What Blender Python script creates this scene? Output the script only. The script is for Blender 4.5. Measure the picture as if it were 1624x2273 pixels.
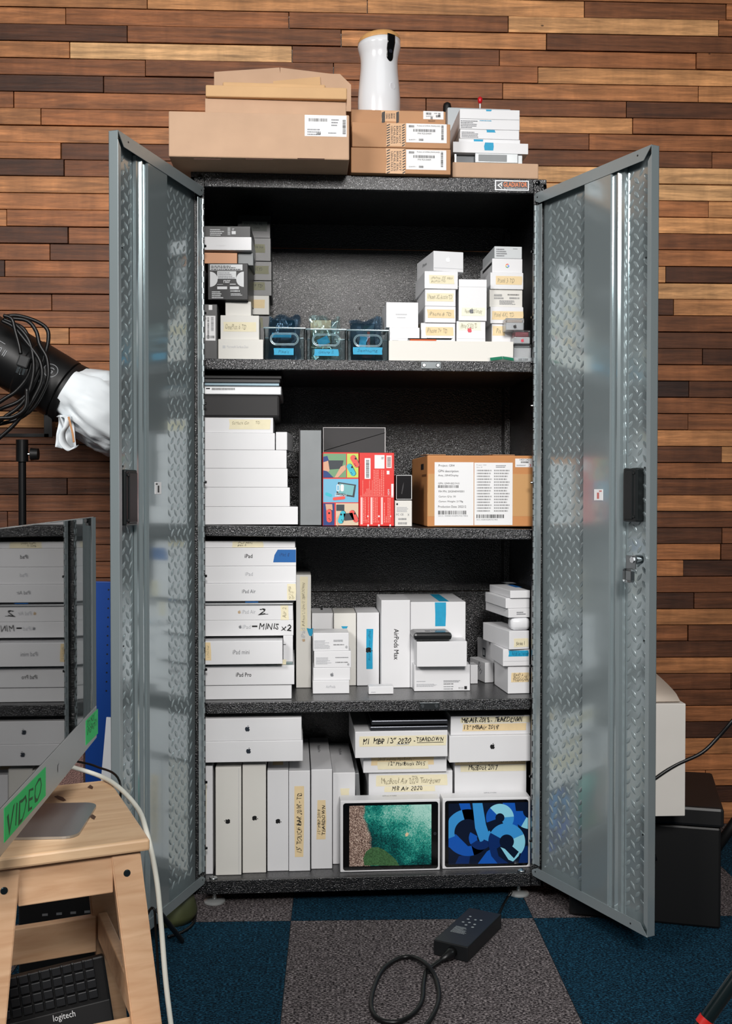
import bpy, bmesh, math, random
from mathutils import Vector, Matrix
# ------------------------------------------------------------------ camera, light, exposure
sc = bpy.context.scene
for o in list(bpy.data.objects): bpy.data.objects.remove(o)
COL = sc.collection
CAM = Vector((-.1967, -2.6759, 1.0725)); YAW, PIT, ROL, FPX = .069, -.01823, .00073, 2311.83
D_ = Vector((math.sin(YAW)*math.cos(PIT), math.cos(YAW)*math.cos(PIT), math.sin(PIT)))
R0 = Vector((math.cos(YAW), -math.sin(YAW), 0)); U0 = R0.cross(D_)
R_ = R0*math.cos(ROL)+U0*math.sin(ROL); U_ = U0*math.cos(ROL)-R0*math.sin(ROL)
cd = bpy.data.cameras.new('camera'); cam = bpy.data.objects.new('camera', cd); COL.objects.link(cam)
cd.sensor_fit = 'VERTICAL'; cd.sensor_height = 36; cd.sensor_width = 36*1624/2273; cd.lens = FPX/2273*36; cd.clip_start = .05
M = Matrix((R_, U_, -D_)).transposed().to_4x4(); M.translation = CAM; cam.matrix_world = M
sc.camera = cam
sc.view_settings.view_transform = 'Standard'; sc.view_settings.look = 'None'; sc.view_settings.gamma = 1
sc.view_settings.use_curve_mapping = False; sc.view_settings.exposure = 0.07
w = bpy.data.worlds.new('room_light'); sc.world = w; w.use_nodes = True
wb = w.node_tree.nodes['Background']; wb.inputs[0].default_value = (.62, .74, .78, 1); wb.inputs[1].default_value = .065
def area(name, loc, target, size, sizey, power, col, spread=180):
    l = bpy.data.lights.new(name, 'AREA'); l.shape = 'RECTANGLE'; l.size = size; l.size_y = sizey; l.energy = power; l.color = col; l.spread = math.radians(spread)
    o = bpy.data.objects.new(name, l); COL.objects.link(o); o.location = loc
    o.rotation_euler = (Vector(target)-Vector(loc)).to_track_quat('-Z', 'Y').to_euler(); return o
area('softbox_light', (.12, -4.0, 2.72), (0, .2, .8), .9, .7, 33, (1, .97, .94), 86)
area('left_softbox_light', (-1.95, -2.7, 2.75), (.1, .1, .9), .8, .8, 24.5, (1, .98, .96), 110)
area('ceiling_light', (.2, -1.6, 3.3), (.1, -.6, 0), 1.6, 1.2, 8, (.95, .98, 1))

def ray(px, py): return D_+R_*((px-812)/FPX)-U_*((py-1136.5)/FPX)
def onplane(px, py, P, n):
    v = ray(px, py); return CAM+v*((P-CAM).dot(n)/v.dot(n))
def atY(px, py, Y): return onplane(px, py, Vector((0, Y, 0)), Vector((0, 1, 0)))
def atZ(px, py, Z): return onplane(px, py, Vector((0, 0, Z)), Vector((0, 0, 1)))
def atX(px, py, X): return onplane(px, py, Vector((X, 0, 0)), Vector((1, 0, 0)))
PI = math.pi
# ------------------------------------------------------------------ materials
def lin(c):
    return tuple((x/255/12.92 if x/255 <= .04045 else ((x/255+.055)/1.055)**2.4) for x in c)
MATS = {}
def mat(name, rgb, rough=.5, metal=0, spec=.5, noise=None, bump=None, trans=0, ior=1.45, coat=0, alpha=1, emit=None):
    """rgb 0-255; noise=(scale, amount) brightness variation; bump=(scale, strength, distance)"""
    if name in MATS: return MATS[name]
    m = bpy.data.materials.new(name); m.use_nodes = True; nt = m.node_tree; N = nt.nodes; L = nt.links
    p = N['Principled BSDF']; c = (*lin(rgb), 1)
    p.inputs['Base Color'].default_value = c; p.inputs['Roughness'].default_value = rough
    p.inputs['Metallic'].default_value = metal; p.inputs['Specular IOR Level'].default_value = spec
    p.inputs['Transmission Weight'].default_value = trans; p.inputs['IOR'].default_value = ior
    p.inputs['Coat Weight'].default_value = coat; p.inputs['Alpha'].default_value = alpha
    if noise or bump:
        tc = N.new('ShaderNodeTexCoord')
    if noise:
        n = N.new('ShaderNodeTexNoise'); n.inputs['Scale'].default_value = noise[0]; n.inputs['Detail'].default_value = 4
        L.new(tc.outputs['Object'], n.inputs['Vector'])
        r = N.new('ShaderNodeMapRange'); r.inputs[1].default_value = .3; r.inputs[2].default_value = .7
        r.inputs[3].default_value = 1-noise[1]; r.inputs[4].default_value = 1+noise[1]; L.new(n.outputs[0], r.inputs[0])
        mx = N.new('ShaderNodeMix'); mx.data_type = 'RGBA'; mx.blend_type = 'MULTIPLY'; mx.inputs[0].default_value = 1
        mx.inputs[6].default_value = c; L.new(r.outputs[0], mx.inputs[7]); L.new(mx.outputs[2], p.inputs['Base Color'])
    if bump:
        n = N.new('ShaderNodeTexNoise'); n.inputs['Scale'].default_value = bump[0]; n.inputs['Detail'].default_value = 2
        L.new(tc.outputs['Object'], n.inputs['Vector'])
        b = N.new('ShaderNodeBump'); b.inputs['Strength'].default_value = bump[1]; b.inputs['Distance'].default_value = bump[2]
        L.new(n.outputs[0], b.inputs['Height']); L.new(b.outputs[0], p.inputs['Normal'])
    MATS[name] = m; return m
WHITE = mat('white_card', (219, 219, 221), .42, noise=(6, .02))
WHITE2 = mat('warm_white_card', (215, 213, 207), .5, noise=(6, .03))
GREYW = mat('pale_grey_card', (196, 200, 202), .5, noise=(8, .03))
LID = mat('white_lid', (222, 222, 224), .35)
CARD = mat('cardboard', (186, 153, 126), .75, noise=(14, .05), bump=(220, .1, .0006))
CARD2 = mat('kraft_cardboard', (176, 131, 94), .7, noise=(9, .07), bump=(160, .12, .0006))
CARDT = mat('padded_mailer_paper', (198, 160, 116), .7, noise=(10, .05))
TAPE = mat('masking_tape', (226, 217, 186), .6, noise=(60, .03))
TAPEO = mat('tan_masking_tape', (226, 203, 160), .6, noise=(60, .03))
BLUE = mat('painter_tape_blue', (22, 150, 190), .55, noise=(80, .05))
BLUED = mat('dark_blue_tape', (18, 92, 160), .5)
INK = mat('black_marker', (18, 18, 20), .5)
INKG = mat('grey_print', (120, 122, 126), .5)
INKF = mat('faint_pen', (150, 142, 118), .6)
INKS = mat('silver_print', (176, 178, 182), .35)
PAPER = mat('paper_label', (224, 224, 225), .5)
BLACKB = mat('black_card', (30, 31, 33), .35, noise=(20, .1))
BLACKM = mat('matte_black', (14, 14, 15), .5)
BLACKG = mat('gloss_black', (8, 8, 9), .12)
GREYC = mat('grey_card', (126, 130, 132), .45, noise=(14, .06))
STEEL = mat('zinc_steel', (176, 180, 182), .28, 1)
CHROME = mat('chrome', (205, 208, 210), .1, 1)
ALU = mat('brushed_aluminium', (176, 178, 178), .34, .85)
RUBBER = mat('black_rubber', (12, 12, 13), .38)
DOOR = mat('grey_door_enamel', (164, 176, 179), .13, .6, .7, bump=(3.2, .05, .01), coat=.4)
DOORE = mat('grey_door_edge', (160, 170, 173), .3, .5)
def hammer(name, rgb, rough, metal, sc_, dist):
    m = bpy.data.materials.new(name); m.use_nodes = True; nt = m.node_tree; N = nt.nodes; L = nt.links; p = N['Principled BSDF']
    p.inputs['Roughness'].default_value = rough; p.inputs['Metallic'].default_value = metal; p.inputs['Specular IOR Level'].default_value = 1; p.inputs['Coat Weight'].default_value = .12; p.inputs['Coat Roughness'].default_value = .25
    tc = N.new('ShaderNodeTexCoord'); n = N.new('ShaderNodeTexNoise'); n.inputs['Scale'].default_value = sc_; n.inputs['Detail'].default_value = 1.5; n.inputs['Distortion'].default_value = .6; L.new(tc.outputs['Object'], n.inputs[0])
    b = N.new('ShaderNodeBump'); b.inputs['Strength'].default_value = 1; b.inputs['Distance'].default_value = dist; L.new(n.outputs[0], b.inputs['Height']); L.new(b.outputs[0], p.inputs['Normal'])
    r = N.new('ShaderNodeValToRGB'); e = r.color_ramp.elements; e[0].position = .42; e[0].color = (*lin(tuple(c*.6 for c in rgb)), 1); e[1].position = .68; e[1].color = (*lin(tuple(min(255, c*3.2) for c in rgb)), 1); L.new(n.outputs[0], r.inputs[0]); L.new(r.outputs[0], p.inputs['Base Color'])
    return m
HAM = hammer('black_hammertone_steel', (22, 22, 23), .22, .35, 330, .0024)
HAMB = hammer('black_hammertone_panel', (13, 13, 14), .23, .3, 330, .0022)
HAMT = hammer('black_enamel_shelf_top', (24, 24, 25), .28, .3, 330, .0012)
# ------------------------------------------------------------------ mesh helpers
def link(name, me, m=None, parent=None, loc=None):
    o = bpy.data.objects.new(name, me); COL.objects.link(o)
    if m is not None and me is not None:
        for q in (m if isinstance(m, (list, tuple)) else [m]): me.materials.append(q)
    if parent: o.parent = parent
    if loc is not None: o.location = loc
    return o
def tag(o, label, cat, group=None, kind=None):
    o['label'] = label; o['category'] = cat
    if group: o['group'] = group
    if kind: o['kind'] = kind
    return o
def thing(name, label, cat, loc=(0, 0, 0), rz=0, group=None):
    o = bpy.data.objects.new(name, None); COL.objects.link(o); o.location = loc; o.rotation_euler = (0, 0, rz)
    o.empty_display_size = .02
    return tag(o, label, cat, group)
def bm_obj(name, bm, m, parent=None, smooth=False):
    me = bpy.data.meshes.new(name); bmesh.ops.recalc_face_normals(bm, faces=bm.faces); bm.to_mesh(me); bm.free()
    if smooth: me.polygons.foreach_set('use_smooth', [True]*len(me.polygons)); me.update()
    return link(name, me, m, parent)
def add_box(bm, x0, x1, y0, y1, z0, z1, bev=0, mi=0, M=None):
    vs = [bm.verts.new(v) for v in ((x0, y0, z0), (x1, y0, z0), (x1, y1, z0), (x0, y1, z0), (x0, y0, z1), (x1, y0, z1), (x1, y1, z1), (x0, y1, z1))]
    fs = [bm.faces.new([vs[i] for i in f]) for f in ((0, 3, 2, 1), (4, 5, 6, 7), (0, 1, 5, 4), (1, 2, 6, 5), (2, 3, 7, 6), (3, 0, 4, 7))]
    for f in fs: f.material_index = mi
    if M: bmesh.ops.transform(bm, matrix=M, verts=vs)
    if bev:
        es = list({e for f in fs for e in f.edges}); bmesh.ops.bevel(bm, geom=es, offset=bev, segments=2, affect='EDGES', profile=.5)
    return vs
def box_obj(name, m, parent, x0, x1, y0, y1, z0, z1, bev=0, M=None):
    bm = bmesh.new(); add_box(bm, x0, x1, y0, y1, z0, z1, bev, 0, M); return bm_obj(name, bm, m, parent)
def catmull(P, n=8):
    P = [Vector(p) for p in P]; Q = [P[0]*2-P[1]]+P+[P[-1]*2-P[-2]]; out = []
    for i in range(1, len(Q)-2):
        a, b, c, d = Q[i-1:i+3]
        for k in range(n):
            t = k/n; out.append(.5*((2*b)+(c-a)*t+(2*a-5*b+4*c-d)*t*t+(3*b-a-3*c+d)*t**3))
    out.append(P[-1]); return out
def add_tube(bm, P, r, seg=10, cap=True, smoothn=0):
    P = catmull(P, smoothn) if smoothn else [Vector(p) for p in P]
    rr = r if isinstance(r, (list, tuple)) else [r]*len(P); rings = []; up = None
    for i, p in enumerate(P):
        t = (P[min(i+1, len(P)-1)]-P[max(i-1, 0)]).normalized()
        if up is None: up = t.orthogonal().normalized()
        up = (up-t*up.dot(t)); up = up.normalized() if up.length > 1e-6 else t.orthogonal().normalized()
        b = t.cross(up); rings.append([bm.verts.new(p+(up*math.cos(2*PI*k/seg)+b*math.sin(2*PI*k/seg))*rr[i]) for k in range(seg)])
    for a, b in zip(rings, rings[1:]):
        for k in range(seg): bm.faces.new((a[k], a[(k+1) % seg], b[(k+1) % seg], b[k]))
    if cap: bm.faces.new(rings[0][::-1]); bm.faces.new(rings[-1])
def tube_obj(name, m, parent, P, r, seg=10, smoothn=8):
    bm = bmesh.new(); add_tube(bm, P, r, seg, True, smoothn); return bm_obj(name, bm, m, parent, True)
def add_cyl(bm, a, b, r, seg=20, r2=None): add_tube(bm, [a, b], [r, r if r2 is None else r2], seg)
def add_lathe(bm, prof, seg=32, M=None):
    rings = []; vs = []
    for r, z in prof:
        ring = [bm.verts.new((r*math.cos(2*PI*k/seg), r*math.sin(2*PI*k/seg), z)) for k in range(seg)]; rings.append(ring); vs += ring
    for a, b in zip(rings, rings[1:]):
        for k in range(seg): bm.faces.new((a[k], a[(k+1) % seg], b[(k+1) % seg], b[k]))
    bm.faces.new(rings[0][::-1]); bm.faces.new(rings[-1])
    if M: bmesh.ops.transform(bm, matrix=M, verts=vs)
def edgesplit(o, ang=40):
    m = o.modifiers.new('edge', 'EDGE_SPLIT'); m.split_angle = math.radians(ang); return o
# ------------------------------------------------------------------ faces of a thing, writing and labels
class Face:
    def __init__(s, root, o, ux, uy, n): s.root = root; s.o = Vector(o); s.ux = Vector(ux); s.uy = Vector(uy); s.n = Vector(n)
    def uv(s, px, py):
        Mw = s.root.matrix_basis; P = Mw @ s.o; n = (Mw.to_3x3() @ s.n)
        q = Mw.inverted() @ onplane(px, py, P, n); q -= s.o; return q.dot(s.ux), q.dot(s.uy)
    def rect(s, x0, x1, y0, y1):
        xm, ym = (x0+x1)/2, (y0+y1)/2
        return s.uv(x0, ym)[0], s.uv(x1, ym)[0], s.uv(xm, y1)[1], s.uv(xm, y0)[1]
    def p(s, u, v, e=0): return s.o+s.ux*u+s.uy*v+s.n*e
def boxfaces(root, w, d, h):
    return {'F': Face(root, (0, 0, 0), (1, 0, 0), (0, 0, 1), (0, -1, 0)), 'L': Face(root, (0, 0, 0), (0, -1, 0), (0, 0, 1), (-1, 0, 0)),
            'T': Face(root, (0, 0, h), (1, 0, 0), (0, 1, 0), (0, 0, 1)), 'R': Face(root, (w, 0, 0), (0, 1, 0), (0, 0, 1), (1, 0, 0))}
def slab(name, m, parent, F, u0, u1, v0, v1, t=.0004, e=0, rag=0):
    bm = bmesh.new(); rnd = random.Random(hash((round(u0, 4), round(v0, 4))) & 255)
    if rag:
        L = [(u0+rnd.uniform(-1, 1)*rag, v0), (u0+rnd.uniform(-1, 1)*rag, (v0+v1)/2), (u0+rnd.uniform(-1, 1)*rag, v1),
             (u1+rnd.uniform(-1, 1)*rag, v1), (u1+rnd.uniform(-1, 1)*rag, (v0+v1)/2), (u1+rnd.uniform(-1, 1)*rag, v0)]
    else: L = [(u0, v0), (u0, v1), (u1, v1), (u1, v0)]
    a = [bm.verts.new(F.p(u, v, e)) for u, v in L]; b = [bm.verts.new(F.p(u, v, e+t)) for u, v in L]
    bm.faces.new(a[::-1]); bm.faces.new(b)
    for i in range(len(L)): j = (i+1) % len(L); bm.faces.new((a[i], a[j], b[j], b[i]))
    return bm_obj(name, bm, m, parent)
def polys(name, m, parent, F, L, e):
    bm = bmesh.new()
    for P in L:
        try: bm.faces.new([bm.verts.new(F.p(u, v, e)) for u, v in P])
        except Exception: pass
    me = bpy.data.meshes.new(name); bm.to_mesh(me); bm.free(); return link(name, me, m, parent)
def rects(R): return [[(a, c), (b, c), (b, d), (a, d)] for a, b, c, d in R]
def text(s, m, parent, F, u0, u1, v0, v1, ang=0, e=.0008, bold=0, shear=0, hand=False, name='writing'):
    cu = bpy.data.curves.new('t', 'FONT'); cu.body = s; cu.size = 1; cu.resolution_u = 2; cu.fill_mode = 'FRONT'; cu.shear = shear
    cu.align_x = 'LEFT'; cu.space_line = .85
    if hand: cu.space_character = 1.08
    ob = bpy.data.objects.new('t', cu); me = bpy.data.meshes.new_from_object(ob); bpy.data.objects.remove(ob); bpy.data.curves.remove(cu)
    if not me.vertices: return None
    xs = [v.co.x for v in me.vertices]; ys = [v.co.y for v in me.vertices]; ax, bx, ay, by = min(xs), max(xs), min(ys), max(ys)
    cu_, cv_ = (u0+u1)/2, (v0+v1)/2; W, H = u1-u0, v1-v0
    if ang in (90, -90): W, H = H, W
    rnd = random.Random(len(s)*7+int(ord(s[0])))
    ph = rnd.uniform(0, 6)
    for v in me.vertices:
        a = ((v.co.x-ax)/(bx-ax)-.5); b = ((v.co.y-ay)/max(by-ay, 1e-6)-.5)
        if hand:
            b += .07*math.sin(a*17+ph)+.05*math.sin(a*41+ph*2); a += .012*math.sin(b*5+a*30+ph)
        a *= W; b *= H
        if ang == 90: a, b = -b, a
        elif ang == -90: a, b = b, -a
        elif ang: c, q = math.cos(math.radians(ang)), math.sin(math.radians(ang)); a, b = a*c-b*q, a*q+b*c
        v.co = F.p(cu_+a, cv_+b, e)
    if bold:
        d_ = max(bold, .008)*min(H, .02)*1.1; bm = bmesh.new(); bm.from_mesh(me); src = bm.faces[:]
        for ox, oy in ((d_, 0), (0, d_), (d_, d_)):
            g = bmesh.ops.duplicate(bm, geom=src); bmesh.ops.translate(bm, verts=[q for q in g['geom'] if isinstance(q, bmesh.types.BMVert)], vec=F.ux*ox+F.uy*oy+F.n*.00002*(ox+2*oy)/d_)
        bm.to_mesh(me); bm.free()
    me.materials.clear(); me.name = name
    return link(name, me, m, parent)
APB = [(0, .22), (.10, .27), (.20, .28), (.30, .24), (.36, .17), (.29, .08), (.27, -.02), (.31, -.12), (.40, -.19), (.36, -.30), (.28, -.42), (.19, -.5), (.10, -.49), (0, -.45), (-.10, -.49), (-.19, -.5), (-.28, -.42), (-.37, -.27), (-.41, -.10), (-.40, .06), (-.34, .19), (-.23, .27), (-.12, .27)]
APL = [(0, .30), (.02, .42), (.10, .50), (.17, .52), (.16, .41), (.09, .33)]
def apple(m, parent, F, u, v, h, ang=0, e=.0008):
    c, s = math.cos(math.radians(ang)), math.sin(math.radians(ang))
    T = lambda P: [(u+h*(a*c-b*s), v+h*(a*s+b*c)) for a, b in P]
    return polys('fruit_emblem', m, parent, F, [T(APB), T(APL)], e)
def barcode(m, parent, F, u0, u1, v0, v1, vert=False, seed=1, e=.0008):
    rnd = random.Random(seed); R = []; a = u0 if not vert else v0; end = u1 if not vert else v1; unit = (end-a)/48
    while a < end-unit:
        wd = unit*rnd.choice((.6, .9, 1.4)); R.append((a, min(a+wd, end), v0, v1) if not vert else (u0, u1, a, min(a+wd, end))); a += wd+unit*rnd.choice((.6, .9, 1.5))
    return polys('barcode', m, parent, F, rects(R), e)
def fine(m, parent, F, u0, u1, v0, v1, n=5, seed=1, vert=False, e=.0008, name='fine_print'):
    rnd = random.Random(seed); R = []
    for i in range(n):
        if vert:
            du = (u1-u0)/n; a = u0+i*du; q = v0
            while q < v1:
                L = (v1-v0)*rnd.uniform(.03, .1); R.append((a, a+du*.5, q, min(q+L, v1))); q += L+(v1-v0)*.015
                if rnd.random() < .04: break
        else:
            dv = (v1-v0)/n; b = v1-(i+1)*dv; q = u0; stop = u0+(u1-u0)*rnd.uniform(.6, 1)
            while q < stop:
                L = (u1-u0)*rnd.uniform(.03, .1); R.append((q, min(q+L, stop), b, b+dv*.5)); q += L+(u1-u0)*.015
    return polys(name, m, parent, F, rects(R), e)
def decorate(root, faces, decs):
    last = root; lr = None; placed = []; ce = .0004
    for d in decs:
        k = d[0]; f = 'F'
        if '@' in k: k, f = k.split('@')
        F = faces[f]
        if k in ('tape', 'label', 'panel'):
            r = F.rect(*d[1:5]); m = d[5]; nm = d[6] if len(d) > 6 else {'tape': 'tape_label', 'label': 'paper_label', 'panel': 'printed_panel'}[k]
            t = .0003 if k != 'panel' else .0002
            lv = max([q[5]+1 for q in placed if q[4] == f and q[0] < d[2] and q[1] > d[1] and q[2] < d[4] and q[3] > d[3]], default=0)
            placed.append((*d[1:5], f, lv)); ce = .0001+lv*.00045+t
            last = slab(nm, m, root, F, *r, t=t, e=.0001+lv*.00045, rag=.0015 if k == 'tape' else 0)
            lr = (*d[1:5], f)
        elif k in ('txt', 'pen'):
            s, x0, x1, y0, y1 = d[1:6]; m = d[6]; ang = d[7] if len(d) > 7 else 0; bold = d[8] if len(d) > 8 else 0
            cx, cy = (x0+x1)/2, (y0+y1)/2
            par = last if lr and lr[4] == f and lr[0] <= cx <= lr[1] and lr[2] <= cy <= lr[3] else root
            text(s, m, par, F, *F.rect(x0, x1, y0, y1), ang=ang, bold=bold, e=max(.0008, ce+.0003), shear=.18 if k == 'pen' else 0, hand=(k == 'pen'),
                 name='writing' if k == 'pen' else 'lettering')
        elif k == 'apple':
            cx, cy, h, m = d[1:5]; ang = d[5] if len(d) > 5 else 0
            u, v = F.uv(cx, cy); v2 = F.uv(cx, cy-h)[1] if f != 'X' else 0
            apple(m, root, F, u, v, abs(v2-v), ang)
        elif k in ('bar', 'barv', 'fine', 'finev'):
            x0, x1, y0, y1, m = d[1:6]; n = d[6] if len(d) > 6 else 5
            cx, cy = (x0+x1)/2, (y0+y1)/2
            par = last if lr and lr[4] == f and lr[0] <= cx <= lr[1] and lr[2] <= cy <= lr[3] else root
            r = F.rect(x0, x1, y0, y1)
            if k[:3] == 'bar': barcode(m, par, F, *r, vert=(k == 'barv'), seed=int(x0), e=max(.0008, ce+.0003))
            else: fine(m, par, F, *r, n=n, seed=int(x0+y0), vert=(k == 'finev'), e=max(.0008, ce+.0003))
        elif k == 'poly':
            P, m, nm = d[1:4]; e = (d[4] if len(d) > 4 else .0007)+max(0, ce-.0004)
            polys(nm, m, last if lr else root, F, [[F.uv(*q) for q in P]], e)
def pbox(name, label, cat, x0, x1, yt, yb, Y, D, m, rot=0, z0=None, decs=None, group=None, bev=.0012, seam=None, z1=None, body='carton'):
    """a box: front face spans pixel columns x0..x1 at depth Y; z from pixel rows or given"""
    ym = (yt+(yb if yb else yt+30))/2
    A, B = atY(x0, ym, Y), atY(x1, ym, Y); xm = (x0+x1)/2
    zt = z1 if z1 is not None else atY(xm, yt, Y).z; zb = z0 if z0 is not None else atY(xm, yb, Y).z
    rot = math.radians(rot)
    if rot >= 0: o = A; wd = (onplane(x1, ym, A, Vector((math.sin(rot), -math.cos(rot), 0)))-A).length
    else:
        o = A; wd = (onplane(x1, ym, A, Vector((math.sin(rot), -math.cos(rot), 0)))-A).length
    h = zt-zb; bm = bmesh.new(); add_box(bm, 0, wd, 0, D, 0, h, min(bev, h*.2, wd*.2))
    if decs or seam:
        root = thing(name, label, cat, (o.x, Y, zb), rot, group); bm_obj(body, bm, m, root)
        if seam:
            bmx = bmesh.new(); s = h*seam; add_box(bmx, -.0006, wd+.0006, -.0006, D+.0006, s, h+.0003, .001); bm_obj('lid', bmx, LID if m in (WHITE, WHITE2) else m, root)
        F = boxfaces(root, wd, D, h)
        if seam:
            for q in F.values(): q.o = q.o+q.n*.0006
        decorate(root, F, decs or [])
    else:
        root = bm_obj(name, bm, m); root.location = (o.x, Y, zb); root.rotation_euler = (0, 0, rot); tag(root, label, cat, group)
    return root, zt
def stack(z, items):
    """boxes from the bottom up; each sits on the one before"""
    for it in items:
        kw = it[-1] if isinstance(it[-1], dict) else {}; a = it[:-1] if kw else it
        name, label, cat, x0, x1, yt, Y, D, m = a
        _, z = pbox(name, label, cat, x0, x1, yt, None, Y, D, m, z0=z+.0003, **kw)
    return z
# ------------------------------------------------------------------ room
WTH = -.0276; WY = .6285; ex = Vector((math.cos(WTH), math.sin(WTH), 0)); ey = Vector((-math.sin(WTH), math.cos(WTH), 0))
TONES = [(54, 31, 22), (114, 69, 43), (172, 109, 67), (212, 151, 98), (238, 192, 138)]
def tone(t):
    t = max(0, min(3.999, t)); i = int(t); f = t-i; return tuple(TONES[i][k]*(1-f)+TONES[i+1][k]*f for k in range(3))
ROWS = {-3: [(2.5, 9999)], -2: [(2.3, 300), (3, 1100), (2.2, 9999)],  # own plank tones, plus fall-off of light painted into the lower rows
 -1: [(2.5, 327), (3, 815), (3, 1296), (1.3, 1610), (2, 9999)], 0: [(2.3, 146), (1.8, 641), (1.5, 1127), (3.2, 1593), (2, 9999)],
 1: [(.7, 283), (1.5, 757), (2.6, 1212), (1.2, 9999)], 2: [(2.5, 155), (3.8, 648), (1.2, 1108), (2, 1544), (1.8, 9999)],
 3: [(1.5, 323), (1.2, 740), (1.6, 1193), (3, 9999)], 4: [(.4, 230), (.9, 700), (1.6, 1115), (2.3, 1549), (2.6, 9999)],
 5: [(1.5, 31), (1.9, 500), (1.5, 945), (1.4, 1389), (.9, 9999)], 6: [(2.4, 92), (2, 800), (2.8, 1403), (1.7, 9999)],
 7: [(2.4, 600), (1.2, 1306), (1.9, 9999)], 8: [(2.3, 136), (.9, 700), (1.1, 1579), (1.3, 9999)], 9: [(.6, 143), (1.3, 800), (3.5, 9999)],
 10: [(2.5, 700), (3.5, 9999)], 11: [(2.3, 600), (2, 1571), (2.8, 9999)], 12: [(2.5, 16), (2.1, 700), (3, 9999)], 13: [(.5, 152), (1.6, 600), (1.1, 9999)],
 14: [(1.7, 111), (.9, 600), (2.2, 9999)], 15: [(.3, 11), (1.7, 700), (3, 1476), (.6, 9999)], 16: [(1.2, 600), (3.2, 9999)],
 17: [(1.4, 115), (1, 700), (.5, 1493), (2.7, 9999)], 18: [(1.6, 700), (1.2, 9999)], 19: [(2.7, 154), (1.9, 600), (.8, 9999)],
 20: [(1.8, 600), (1, 1558), (.4, 9999)], 21: [(2, 700), (1.7, 9999)], 22: [(2.2, 600), (.1, 1527), (.8, 9999)], 23: [(.9, 700), (1.6, 9999)],
 24: [(3, 100), (2.4, 600), (1.4, 1526), (1.6, 9999)], 25: [(.9, 600), (2.6, 9999)], 26: [(.9, 600), (.7, 1600), (2.9, 9999)],
 27: [(1.4, 600), (1.6, 9999)], 28: [(.5, 150), (.8, 700), (1.1, 9999)], 29: [(1.2, 600), (2.5, 9999)], 30: [(.7, 17), (.9, 600), (1, 9999)],
 31: [(1, 600), (.7, 1601), (1.1, 9999)], 32: [(1.1, 600), (2.1, 1598), (.9, 9999)], 33: [(1.2, 600), (2.3, 1515), (.3, 9999)],
 34: [(.8, 500), (1.1, 9999)], 35: [(1, 400), (.4, 1538), (1, 9999)], 36: [(1.2, 300), (2.6, 9999)], 37: [(1, 600), (1.4, 1525), (.9, 9999)],
 38: [(1, 500), (.7, 9999)], 39: [(1, 600), (2.3, 9999)], 40: [(1, 500), (.9, 1621), (1, 9999)], 41: [(1, 9999)], 42: [(1.9, 9999)], 43: [(.3, 9999)],
 44: [(2.3, 9999)], 45: [(2, 9999)], 46: [(2, 1564), (2.1, 9999)], 47: [(.3, 9999)], 48: [(2.3, 9999)]}
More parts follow.
